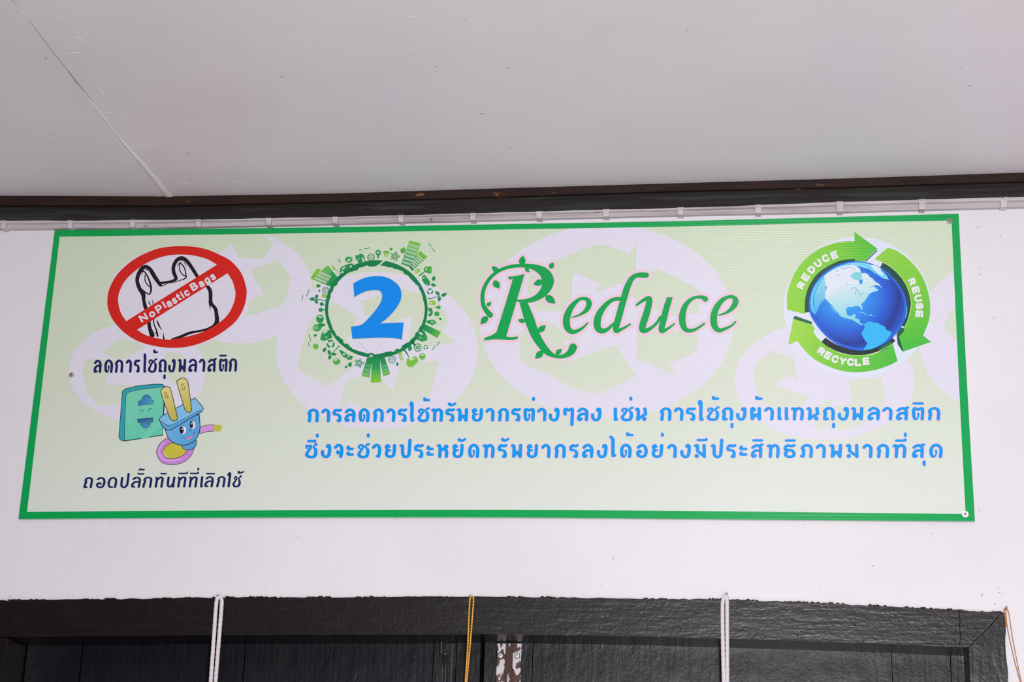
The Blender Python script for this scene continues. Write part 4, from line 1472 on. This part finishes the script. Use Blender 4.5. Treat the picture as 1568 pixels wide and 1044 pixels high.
# round things: trees, apples, globes, bulbs, dots
for (x, y, rx, ry) in ((358, 180, 25, 20), (170, 567, 25, 27), (278, 845, 24, 22), (838, 812, 21, 22), (550, 135, 18, 19), (634, 112, 10, 10), (142, 747, 19, 18),
                       (175, 508, 15, 14), (945, 492, 13, 12), (933, 535, 17, 16), (150, 626, 28, 24), (905, 590, 20, 18)):
    ic.add(g_rad, [tC(ell(x, y, rx, ry, 18))], [], 4.5)
ic.add(g_rad, [tC(ell(868, 245, 22, 20, 16)), tC(ell(886, 238, 16, 16, 14)), tC(ell(884, 258, 16, 15, 14))], [], 4.5)
ic.add(ink(120, 190, 56), [tC(ell(762, 858, 28, 24, 18)), tC(ell(788, 836, 22, 26, 18)), tC(ell(752, 838, 18, 18, 14))], [], 4.5)
ic.add(C_BG, [L_(348, 190, 374, 176, 12), L_(160, 552, 186, 560, 12), L_(262, 838, 290, 830, 12), L_(826, 806, 850, 798, 10), L_(540, 140, 560, 128, 9),
              L_(762, 836, 748, 812, 12), L_(762, 836, 790, 822, 12), L_(864, 252, 860, 232, 10)], [], 5)
dk_ = []
for (x, y, r_) in ((503, 165, 23), (208, 380, 22), (640, 833, 24)):
    dk_ += outline(tC(ell(x, y, r_, r_, 20)), .9)
    for d_ in (-.45, 0, .45):
        dk_ += ST([(x - r_ * .9, y + d_ * r_, 2.4), (x + r_ * .9, y + d_ * r_ - 2, 2.4)], tC, 1)
        dk_ += ST([(x + d_ * r_, y - r_ * .9, 2.4), (x + d_ * r_ * 1.5, y, 2.4), (x + d_ * r_, y + r_ * .9, 2.4)], tC, 2)
for (x, y) in ((658, 160), (425, 855)):
    dk_ += outline(tC(ell(x, y, 19, 18, 18)), 1.6) + outline(tC(ell(x, y, 9, 9, 12)), 1.4)
    for k in range(5):
        a = 6.283 * k / 5
        dk_ += ST([(x + 30 * math.cos(a + d_ * .25), y + 28 * math.sin(a + d_ * .25), 6 - abs(d_) * 1.5) for d_ in (-1, 0, 1)], tC, 2)
for (x, y, r_) in ((888, 388, 16), (860, 752, 12), (240, 730, 21)):
    for k in range(3):
        a = 6.283 * k / 3 + .4
        dk_ += ST([(x + r_ * math.cos(a + d_), y + r_ * math.sin(a + d_), r_ * .62) for d_ in (-.55, 0, .55)], tC, 2)
dk_ += outline(tC(ell(808, 754, 22, 24, 18)), 1.6) + outline(tC(ell(808, 754, 9, 9, 10)), 1.8) + ST([(776, 722, 12), (788, 738, 18)], tC, 1)
dk_ += ST([(550, 152, 13), (550, 170, 9)], tC, 1) + ST([(190, 508, 7), (206, 507, 7)], tC, 1) + ST([(922, 493, 6), (932, 492, 8)], tC, 1)
dk_ += outline(tC(ell(294, 184, 10, 10, 12)), .5) + ST([(296, 188, 8), (302, 202, 3)], tC, 1)
# clouds and rain
for a_, b_ in (((425, 120), (446, 115)), ((460, 110), (494, 104)), ((880, 76), (896, 94)), ((905, 108), (922, 130)), ((934, 740), (950, 716)), ((902, 768), (922, 744)),
               ((84, 418), (101, 374)), ((52, 444), (60, 416)), ((99, 668), (110, 712)), ((94, 720), (101, 746))):
    dk_ += ST([(a_[0], a_[1], 5), (b_[0], b_[1], 5)], tC, 1)
for x, y in ((436, 130), (448, 128), (470, 122), (482, 118), (462, 134), (874, 92), (880, 102), (892, 108), (888, 120), (904, 124), (925, 722), (912, 716), (898, 722), (908, 736),
             (888, 730), (896, 742)):
    dk_.append(tC(ell(x, y, 2, 2, 6)))
# the drop, houses, cars, bins, plug
ic.add(g_rad, [L_(704, 138, 722, 98, 34)], [], 4.5)
ic.add(ink(34, 142, 80), dk_, [], 4)
hs = [S('405,158! 435,140! 452,146! 462,168! 466,200! 424,212! 414,185!', tC, 1), S('170,700! 184,652! 196,644! 240,640! 250,690! 215,705! 190,712!', tC, 1),
      S('800,700! 815,655! 850,640! 872,690! 868,708! 836,716!', tC, 1), S('400,150! 408,150! 412,180! 404,182!', tC, 1)]
ic.add(g_rad, hs, [], 4.2)
ic.add(C_BG, [S('442,170! 452,168! 460,196! 450,198!', tC, 1), tC(ell(424, 176, 4, 4, 8)), S('188,652! 215,640! 219,652! 194,664!', tC, 1), tC(ell(213, 686, 5, 5, 8)),
              S('818,650! 842,665! 838,675! 814,660!', tC, 1), tC(ell(826, 690, 5, 5, 8))], [], 5.4)
ic.add(ink(140, 190, 60), [S('250,216! 272,238! 278,250! 258,244! 246,226!', tC, 1), S('186,402! 216,410! 210,432! 180,425!', tC, 1), S('586,130! 620,130! 615,162! 590,160!', tC, 1),
                           S('800,236! 812,245! 825,238! 822,258! 800,272! 786,260!', tC, 1), S('884,448! 918,448! 925,462! 918,478! 884,474!', tC, 1),
                           S('680,790! 702,782! 718,830! 695,838!', tC, 1)], [], 4.6)
ic.add(C_MIDG, ST([(278, 250, 3), (290, 268, 2), (306, 270, 2)], tC) + ST([(584, 132, 6), (602, 126, 6), (622, 132, 6)], tC) + ST([(676, 786, 5), (704, 778, 5)], tC, 1), [], 5)
cars = [S('300,262! 300,240 318,225 345,212 372,205! 390,208! 384,226! 350,244! 312,268!', tC, 3), S('836,290! 852,280 868,298 886,322 888,345 876,356! 862,348! 838,318', tC, 3),
        S('292,768! 310,800 330,822 352,835! 378,832! 386,812! 350,800! 318,775!', tC, 3), S('872,500! 895,495 905,510 905,535 890,552! 876,548! 885,525!', tC, 3)]
ic.add(g_rad, cars, [], 4.3)
ic.add(C_BG, [tC(ell(318, 262, 7, 7, 10)), tC(ell(372, 226, 7, 7, 10)), S('310,244! 326,230! 340,226! 322,246!', tC, 1), tC(ell(848, 300, 5, 5, 8)), tC(ell(872, 348, 5, 5, 8)),
              tC(ell(326, 798, 7, 7, 10)), tC(ell(356, 812, 6, 6, 10)), S('330,818! 350,828! 345,834! 330,826!', tC, 1), tC(ell(886, 525, 5, 6, 8)), tC(ell(602, 152, 6, 6, 8)),
              tC(ell(800, 252, 6, 6, 8)), tC(ell(898, 462, 6, 7, 8)), tC(ell(318, 262, 3, 3, 6)),
              S('688,800! 692,798! 704,830! 700,832!', tC, 1), S('697,796! 701,794! 713,826! 709,828!', tC, 1)]
       + ST([(132, 618, 3), (136, 634, 3)], tC, 1) + ST([(142, 614, 3), (146, 634, 3)], tC, 1) + ST([(152, 612, 3), (158, 632, 3)], tC, 1)
       + ST([(896, 580, 3), (900, 596, 3)], tC, 1) + ST([(906, 580, 3), (910, 598, 3)], tC, 1), [], 5.6)
ic.build('city_icons', num, 'tiny green buildings, trees and leaves around the ring')

# ---- the word
word = empty('word_reduce', P(930, 470, SIGN_Y), sign)
C_RG = ink(0, 158, 76)
C_PINK = ink(226, 198, 212)
vine = [(212, 586, 46), (190, 560, 42), (160, 515, 36), (150, 455, 34), (156, 395, 32), (180, 335, 30), (225, 275, 28), (295, 225, 28), (380, 198, 28), (460, 191, 30),
        (530, 196, 40), (595, 216, 60), (645, 250, 84), (672, 300, 98), (668, 350, 88), (640, 400, 70), (595, 440, 52), (540, 465, 40), (480, 475, 30), (430, 470, 18)]
stem = S('357,278! 400,275 487,258! 428,458! 340,757! 385,762 435,755! 430,778! 370,785 250,780 160,790! 168,766! 215,750 250,728 272,690 384,325 378,305 356,297!', tD)
leg = S('445,488! 490,640 545,770 620,870 680,915 770,933 840,920 885,890 905,850 900,825 880,812 860,815 845,830 835,860 815,885 780,902 740,900 700,875 650,810 600,715 560,600 512,488!', tD)
lvs = [(275, 240, 222, 195, 44), (463, 186, 475, 110, 56), (492, 210, 526, 246, 32), (242, 312, 286, 376, 54), (690, 214, 718, 164, 42), (632, 315, 556, 342, 52),
       (655, 434, 736, 494, 60), (186, 514, 221, 480, 32), (190, 598, 133, 661, 52), (490, 637, 432, 625, 38), (597, 718, 658, 667, 50), (632, 875, 570, 936, 54),
       (738, 897, 787, 856, 40)]
lp = [tD(leafp(*q)) for q in lvs]
R_polys = ST(vine, tD, 4) + [stem, leg]


def halo_stroke(pts, tr, h):
    return ST([(a, b, c + h) for a, b, c in pts], tr, 3)


pr = Print().add(C_RG, R_polys, [], 5)
pr.add(C_PINK, halo_stroke(vine, tD, 44) + outline(stem, 8.6) + [stem] + outline(leg, 8.6) + [leg] + sum([outline(q, 8.0) for q in lp], []), [], 3)
pr.build('initial', word, 'decorated green initial with pink edging')
for q in lp:
    Print().add(C_RG, [q], [], 5.4).build('leaf', word)
letters = [
    ('D', [[(862, 606, 10), (925, 585, 18), (975, 552, 34), (1000, 510, 44), (998, 475, 42), (970, 455, 28), (932, 457, 26), (890, 487, 36), (852, 535, 48), (828, 590, 56), (820, 645, 58), (832, 692, 52), (865, 720, 38), (908, 712, 30), (955, 685, 20), (990, 650, 14)]]),
    ('E', [[(325, 420, 44), (265, 415, 36), (205, 440, 40), (145, 500, 52), (103, 570, 64), (88, 640, 68), (98, 695, 62), (140, 716, 50), (190, 697, 34), (250, 640, 22)],
           [(552, 192, 50), (500, 190, 50), (452, 196, 44), (408, 232, 52), (374, 300, 60), (345, 390, 62), (312, 510, 62), (282, 620, 62), (264, 690, 58), (272, 716, 46), (310, 702, 30), (360, 677, 22), (400, 652, 16)]]),
    ('E', [[(460, 472, 22), (500, 442, 28), (548, 414, 38), (578, 412, 50), (578, 450, 60), (550, 560, 64), (520, 650, 66), (512, 702, 60), (540, 714, 46), (590, 692, 34), (645, 645, 28), (685, 585, 28)],
           [(755, 450, 58), (735, 520, 60), (705, 640, 60), (692, 700, 56), (705, 714, 48), (750, 696, 26), (815, 650, 16)]]),
    ('E', [[(1106, 416, 54), (1080, 402, 40), (1040, 397, 30), (985, 412, 34), (932, 457, 46), (900, 520, 58), (888, 590, 64), (895, 660, 60), (925, 706, 46), (975, 713, 36), (1030, 692, 26), (1095, 648, 20)]]),
    ('E', [[(1228, 570, 12), (1300, 545, 26), (1352, 508, 42), (1386, 460, 56), (1388, 422, 54), (1360, 395, 34), (1312, 400, 34), (1260, 432, 46), (1215, 490, 56), (1188, 560, 64), (1184, 630, 66), (1198, 680, 58), (1235, 710, 44), (1290, 696, 30), (1350, 667, 22), (1390, 630, 18)]]),
]
for k, (w_, sts) in enumerate(letters):
    tr = tD if w_ == 'D' else tE
    adds, hal = [], []
    for s_ in sts:
        adds += ST(s_, tr, 4)
        hal += halo_stroke(s_, tr, 44 if w_ == 'D' else 52)
    if k == 2:
        adds.append(tr([(742, 400), (800, 398), (778, 480), (722, 480)]))
        hal += outline(tr([(742, 400), (800, 398), (778, 480), (722, 480)]), 8)
    Print().add(C_RG, adds, [], 5).add(C_PINK, hal, [], 3.3 + .25 * (k % 2)).build('letter', word)

# ---- recycling emblem with the globe
rec = empty('recycling_emblem', P(1313, 465, SIGN_Y), sign)
C_GLOW = ink(214, 219, 236)
Print().add(C_GLOW, [ell(1313, 470, 113, 107, 60)], [], 2).build('pale_disc', rec, 'pale bluish ground around the arrows')
gA = ink_grad((1200, 430), (1345, 380), [(0, (140, 202, 62)), (.62, (116, 194, 54)), (1, (72, 182, 56))])
gB = ink_grad((1365, 385), (1400, 530), [(0, (136, 200, 62)), (.6, (110, 192, 58)), (1, (66, 182, 62))])
gC = ink_grad((1205, 510), (1370, 560), [(0, (160, 208, 70)), (.4, (122, 196, 58)), (1, (70, 182, 62))])
gD = ink(16, 74, 56)
gcx, gcy = 1313.3, 468.3


def arc_band(a0, a1, r0x, r0y, r1x, r1y, n=26):
    o_ = [(gcx + r1x * math.cos(math.radians(a0 + (a1 - a0) * k / n)), gcy - r1y * math.sin(math.radians(a0 + (a1 - a0) * k / n))) for k in range(n + 1)]
    i_ = [(gcx + r0x * math.cos(math.radians(a0 + (a1 - a0) * k / n)), gcy - r0y * math.sin(math.radians(a0 + (a1 - a0) * k / n))) for k in range(n + 1)]
    return o_ + i_[::-1]


arrows = [
    ('105,560! 103,480 120,400 160,310 220,235 300,175 400,135 480,122 537,122! 535,62! 682,168! 602,250! 540,250! 540,235! 450,245 370,280 300,330 250,400 225,470 218,540 220,588!', gA),
    ('750,163! 820,190 900,255 960,330 1000,420 1020,520 1015,620 975,728! 1028,765! 848,828! 808,715! 850,675! 880,620 895,560 898,500 880,430 850,370 800,310 740,265 665,235!', gB),
    ('145,615! 112,785! 170,760! 210,810 270,870 350,915 450,950 560,960 670,945 760,915 812,888! 780,775! 740,810 660,840 560,850 460,840 370,800 310,750 272,702! 285,680! 262,655!', gC),
]
bands = [(93, 188, (16, 74, 60)), (-26, 62, (14, 70, 62)), (-133, -45, (24, 40, 42))]
words = [
    [('R', 196, 403, 62), ('E', 224, 351, 57), ('D', 262, 303, 50), ('U', 303, 263, 42), ('C', 352, 231, 32), ('E', 408, 210, 23)],
    [('R', 905, 382, -66), ('E', 928, 434, -73), ('U', 944, 487, -80), ('S', 952, 537, -87), ('E', 951, 588, -93)],
    [('R', 325, 826, -33), ('E', 367, 853, -27), ('C', 413, 876, -20), ('Y', 462, 889, -12), ('C', 512, 894, -5), ('L', 560, 896, 0), ('E', 611, 889, 6)],
]
labs = ['green arrow over the top left reading REDUCE', 'green arrow down the right reading REUSE', 'green arrow along the bottom reading RECYCLE']
for i, (txt, gm) in enumerate(arrows):
    pr = Print()
    p_ = S(txt, tF)
    pr.add(gm, [p_], [], 4)
    a0, a1, cc = bands[i]
    pr.add(ink(*cc), [arc_band(a0, a1, 72, 66, 81.8, 75.4)], [], 3)
    if i == 0:
        pr.add(ink(20, 96, 60), [S('597,250! 604,250! 683,172! 681,186! 612,252!', tF, 1)], [], 4.4)
        pr.add(ink(170, 214, 90), ST([(108, 540, 3), (106, 480, 4), (124, 400, 4), (164, 312, 4), (223, 238, 4), (302, 178, 4), (400, 139, 4), (530, 126, 3)], tF), [], 4.4)
    if i == 1:
        pr.add(ink(22, 88, 62), [S('805,715! 815,705! 850,828! 842,826! 812,780!', tF, 1), S('975,728! 1006,748! 985,738!', tF, 1), S('812,705! 835,672! 858,682! 850,700! 820,735!', tF, 1)], [], 4.4)
        pr.add(ink(190, 220, 110), ST([(670, 238, 4), (740, 268, 4), (800, 313, 4), (850, 372, 4), (880, 432, 4), (898, 500, 4), (895, 560, 4), (862, 680, 2)], tF), [], 4.6)
    if i == 2:
        pr.add(ink(20, 100, 62), [S('143,608! 160,600! 262,636! 266,655! 150,620!', tF, 1)], [], 4.4)
        pr.add(ink(20, 108, 70), [S('690,812! 765,760! 782,776! 745,808! 700,830!', tF, 1)], [], 4.2)
        pr.add(ink(190, 220, 110), ST([(372, 802, 2), (460, 843, 4), (560, 853, 4), (660, 843, 4), (778, 780, 3)], tF), [], 4.6)
    ar = pr.build('arrow', rec, labs[i])
    lt = []
    for ch, x, y, ang in words[i]:
        c = tF([(x, y)])[0]
        lt += latin(ch, c[0], c[1], 10.8, 11.6, ang, 3.3)
    # lettering is a sibling printed on the arrow
    Print().add(ink(222, 222, 226), lt, [], 6).build('lettering', rec, ('white word REDUCE', 'white word REUSE', 'white word RECYCLE')[i])

gl = Print()
globe = S('58,500 75,380 130,260 220,160 330,90 450,45 560,33 680,45 800,90 900,150 1000,260 1070,370 1100,470 1105,560 1080,660 1020,770 930,870 800,945 680,980 560,983 '
          '430,950 310,890 200,790 110,670 70,590', tG)
g_ball = ink_grad((1296, 452), (1388, 470), [(0.0, (48, 176, 232)), (0.36, (36, 136, 228)), (0.66, (28, 88, 204)), (0.86, (26, 48, 138)), (0.97, (26, 78, 180))], radial=True)
g_rim = ink(36, 96, 214)
gl.add(g_rim, [globe], [], 5)
globe_in = [(gcx + (x - gcx) * .955 - .8, gcy + (y - gcy) * .955 - 1.2) for x, y in globe]
gl.add(g_ball, [globe_in], [], 5.5)
gl.add(ink(88, 196, 230), [S('75,480! 90,370 140,270 225,180 330,108 450,62 560,48! 470,75 340,140 240,215! 160,290 112,400 104,470 112,540 130,605! 90,560', tG)], [], 5.8)
gl.add(ink_grad((1260, 425), (1255, 482), [(0, (150, 208, 220)), (1, (46, 168, 228))]), [S('225,215! 160,300 118,400 112,500 132,605! 165,520 200,465 236,428! 240,300 235,230', tG)], [], 6)
gl.add(ink(120, 206, 234), [S('450,62! 560,45 680,58 790,100 870,165 915,230! 850,215 760,160! 700,120 600,90!', tG)], [], 5.9)
g_land = ink_grad((1290, 430), (1310, 492), [(0, (214, 222, 234)), (.35, (186, 220, 226)), (1, (120, 204, 220))])
namer = S('222,195! 232,225! 238,290! 250,315! 236,350! 233,430! 270,470! 300,495! 335,545! 375,590! 385,610! 420,630! 475,645! 530,662! 572,688! 602,706! 625,714! 642,706! '
          '604,690! 598,652! 552,640! 558,598! 532,600! 520,615! 490,618! 465,600! 456,560! 462,530! 485,518! 520,522! 560,509! 600,517! 617,545! 632,552! 627,520! 618,492! '
          '652,462! 680,420! 700,386! 722,370! 758,352! 800,340! 780,320! 745,300! 800,292! 850,325! 822,298! 802,270! 770,255! 742,222! 705,200! 690,172! 655,158! 622,165! '
          '600,110! 560,75! 470,75! 400,90! 330,120! 260,160!', tG, 1)
gl.add(g_land, [namer], [], 6.4)
gl.add(ink(216, 222, 234), [S('236,428! 300,360 380,310 470,280! 600,250! 620,165! 560,80! 470,80! 400,95! 330,125! 228,200! 238,290! 250,315! 236,350!', tG)], [], 6.7)
gl.add(ink(128, 204, 214), [S('498,195! 530,160! 570,148! 622,165! 626,208! 610,235! 622,280! 604,280! 590,240! 540,228! 510,206!', tG, 1)], [], 7)
gl.add(ink(44, 150, 220), [S('592,235! 632,225! 634,250! 622,284! 602,270!', tG, 1)]
       + ST([(520, 325, 4), (550, 316, 5), (580, 342, 4)], tG) + ST([(552, 385, 5), (560, 352, 6), (590, 350, 5), (602, 366, 4)], tG)
       + ST([(585, 375, 5), (605, 386, 6), (650, 368, 3)], tG) + ST([(456, 262, 3), (462, 275, 5), (474, 292, 3)], tG) + ST([(350, 188, 2), (372, 180, 5), (396, 182, 2)], tG)
       + ST([(342, 144, 2), (358, 138, 5), (374, 142, 2)], tG) + ST([(395, 100, 3), (430, 118, 6), (470, 96, 6), (520, 108, 5), (560, 130, 4)], tG)
       + ST([(545, 80, 3), (590, 100, 6), (635, 130, 4)], tG) + ST([(590, 160, 3), (640, 150, 6), (700, 178, 5)], tG) + ST([(640, 68, 3), (720, 110, 5), (800, 175, 4), (850, 200, 2)], tG)
       + ST([(705, 322, 3), (740, 300, 6), (800, 290, 6), (790, 318, 8), (770, 330, 6)], tG)
       + ST([(300, 495, 5), (340, 565, 6), (378, 592, 4)], tG) + ST([(236, 350, 3), (252, 318, 4), (240, 296, 3)], tG), [], 7.3)
gl.add(ink(206, 222, 234), [S('718,78! 760,75! 830,112! 822,135! 840,150! 850,188! 805,172! 768,138! 735,104!', tG, 1)], [], 6.6)
gl.add(ink(120, 206, 232), ST([(588, 577, 4), (630, 580, 8), (680, 605, 4)], tG) + ST([(700, 612, 5), (722, 606, 12), (742, 614, 5)], tG) + ST([(762, 618, 4), (768, 620, 4)], tG)
       + ST([(292, 500, 6), (320, 545, 8), (350, 585, 4)], tG)
       + ST([(1105, 510, 3), (1100, 580, 8), (1090, 640, 3)], tG) + ST([(745, 362, 3), (790, 348, 7), (800, 342, 3)], tG), [], 7.6)
g_sam = ink(48, 176, 234)
gl.add(g_sam, [S('642,708! 665,690! 690,682! 712,675! 750,688! 792,688! 832,715! 872,732! 885,765! 945,790! 928,822! 880,880! 830,920! 770,952! 720,972! 640,982! 662,945! '
                 '686,905! 660,880! 632,830! 620,800! 652,748! 655,725! 640,716!', tG, 1)], [], 6.6, globe)
gl.build('globe', rec, 'glossy blue globe showing the Americas')

# ---- screws of the sign and a few dirt specks of the sheet
disc_screw('screw', 1478.0, 787.2, SIGN_Y - 0.0006, 5.3, sign, M_SCREWW, label='white cross-head screw at the lower right corner', tilt=0.25)
disc_screw('screw', 1454.0, 338.6, SIGN_Y - 0.0006, 4.4, sign, M_SCREWO, label='dull cross-head screw at the upper right corner', tilt=0.7)
disc_screw('screw', 109.5, 573.8, SIGN_Y - 0.0006, 3.8, sign, M_SCREWO, label='small dull screw at the left edge', tilt=0.9)
